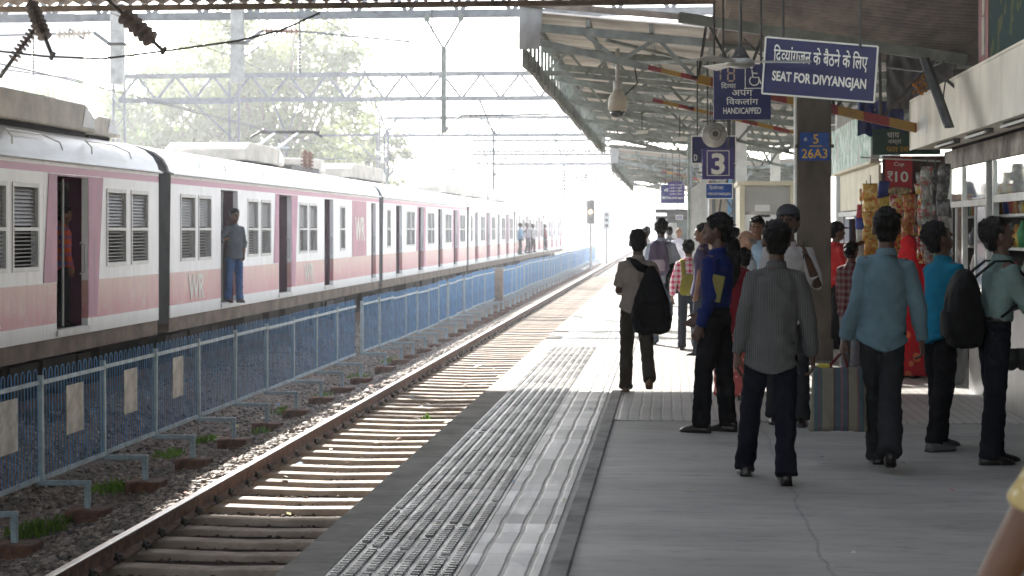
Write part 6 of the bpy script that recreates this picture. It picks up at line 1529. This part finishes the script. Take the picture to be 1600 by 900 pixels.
backpack(I10, 'orange bag held beside the woman in red', cloth('orange_bag_cloth', (.70,.16,.02)), (.24,-.18,-.02), .18, .30, .12, 0, 'handbag')
def shopper(r, I):
    wr = I['AR'][0][2]; fd = I['AR'][0][3]; hp = wr+fd*.09; m_ = bpy.data.materials.new('striped_shopper'); m_.use_nodes = True; t, P = nodes_of(m_); P.inputs['Roughness'].default_value = .8
    tc = t.nodes.new('ShaderNodeTexCoord'); sp = t.nodes.new('ShaderNodeSeparateXYZ'); t.links.new(tc.outputs['Object'], sp.inputs[0])
    rp = t.nodes.new('ShaderNodeValToRGB'); rp.color_ramp.interpolation = 'CONSTANT'; cr = rp.color_ramp
    seq = [(0,(0.132,0.119,0.087)),(.07,(0.043,0.070,0.083)),(.15,(0.118,0.051,0.060)),(.17,(0.049,0.071,0.089)),(.21,(0.140,0.126,0.095)),(.40,(0.061,0.030,0.038)),(.43,(0.040,0.065,0.086)),(.52,(0.133,0.061,0.080)),(.56,(0.040,0.065,0.086)),(.63,(0.061,0.030,0.038)),(.66,(0.140,0.126,0.095)),(.80,(0.120,0.058,0.067)),(.83,(0.043,0.070,0.088)),(.92,(0.140,0.126,0.095))]
    cr.elements[0].position = 0; cr.elements[0].color = (*seq[0][1],1); cr.elements[1].position = seq[1][0]; cr.elements[1].color = (*seq[1][1],1)
    for p_, c_ in seq[2:]: e = cr.elements.new(p_); e.color = (*c_,1)
    cx = hp.x-.02
    t.links.new(math_n(t, 'DIVIDE', math_n(t, 'SUBTRACT', sp.outputs[0], cx-.20), .40), rp.inputs[0]); t.links.new(rp.outputs[0], P.inputs['Base Color'])
    top = hp.z-.11; bot = top-.42; g = G(); rings = []
    for z, wd, dp in ((bot,.195,.035),(bot+.012,.205,.05),(bot+.12,.19,.062),(bot+.26,.182,.055),(top-.03,.178,.035),(top,.176,.022)):
        rings.append([Vector((cx+wd*math.copysign(abs(math.cos(a))**.55, math.cos(a)), hp.y+dp*math.copysign(abs(math.sin(a))**.7, math.sin(a)), z+.012*mn.noise(Vector((math.cos(a)*3,z*6,0)))+ (.02*abs(math.cos(a)) if z < bot+.02 else 0)*-1)) for a in [2*math.pi*i/30 for i in range(30)]])
    g.loft(rings); rmesh('bag_body', g, m_, r, .009, 1, (.010, 8, 7), 4)
    g = G()
    for yo in (-.02,.02): g.tube([(cx-.06,hp.y+yo,top-.08),(cx-.055,hp.y+yo,top+.02),(hp.x-.012,hp.y+yo*.4,hp.z-.02),(hp.x+.012,hp.y+yo*.4,hp.z-.02),(cx+.055,hp.y+yo,top+.02),(cx+.06,hp.y+yo,top-.08)], .008, 6)
    g.build('handle', cloth('maroon_handle', (.09,.015,.02)), r, world=False, smooth=True)
    g = G(); g.ell((cx-.10,hp.y,top+.005), (.06,.03,.025), 10, 6); g.build('contents', cloth('yellow_content', (.35,.30,.06)), r, world=False, smooth=True)
held(I2, 'shopping_bag', 'striped woven shopping bag hanging from the pale blue shirted man', 'shopping bag', shopper)
def folder(r, I):
    T = I['T']; g = G(); m_ = Matrix.Rotation(R(12),3,'X'); g.box(T(.25,-.215,-.085), (.02,.10,.21), m_); g.build('folder_cover', cloth('olive_folder', (.15,.13,.04), rough=.6), r, world=False, bevel=.004)
held(I3, 'folder', 'olive yellow folder clamped under the arm of the man in navy', 'folder', folder)
def phone(r, I):
    w_ = I['AR'][0]; g = G(); c = w_[2]+w_[3]*.07+Vector((.01,-.02,0)); g.box(c, (.012,.07,.14)); g.build('phone_body', M['black'], r, world=False, bevel=.004)
held(I9, 'phone', 'dark phone held to the ear of the capped man', 'phone', phone)
def cup(r, I):
    a = (I['AR'][0][2]+I['AR'][1][2])/2+Vector((0,.09,.03)); g = G(); g.tube([a+Vector((0,0,-.05)), a+Vector((0,0,.05))], [.028,.036], 12); g.build('cup_body', M['yellow'], r, world=False, smooth=True)
held(I8, 'paper_cup', 'small yellow cup in the hands of the mint shirted man', 'cup', cup)
def plastic(r, I):
    T = I['T']; o = T(-.22,-.06,.20); g = G(); rings = []
    for z, a in ((-.19,.4),(-.17,.9),(-.05,1),(.08,.8),(.17,.35),(.22,.12)): rings.append([o+Vector((.10*a*math.cos(t_), .055*a*math.sin(t_), z)) for t_ in [2*math.pi*i/16 for i in range(16)]])
    g.loft(rings); rmesh('bag_body', g, mat('clear_plastic', (.42,.40,.38), .35, 0, .2, 8), r, .009, 1, (.014,14,14), 3)
held(I7, 'plastic_bag', 'pale crumpled plastic bag hanging beside the teal shirted man', 'plastic bag', plastic)

# ------------------------------------------------------------------ haze
hz = G(); hz.box2((-2600,-60,-2.6), (2600,3100,14.0)); 
hm = bpy.data.materials.new('haze'); hm.use_nodes = True; t = hm.node_tree
t.nodes.remove(t.nodes['Principled BSDF']); pv = t.nodes.new('ShaderNodeVolumePrincipled')
pv.inputs['Color'].default_value = (.93,.95,1,1); pv.inputs['Density'].default_value = .0007; pv.inputs['Anisotropy'].default_value = .65
t.links.new(pv.outputs[0], t.nodes['Material Output'].inputs['Volume'])
tag(hz.build('haze', hm), kind='stuff')
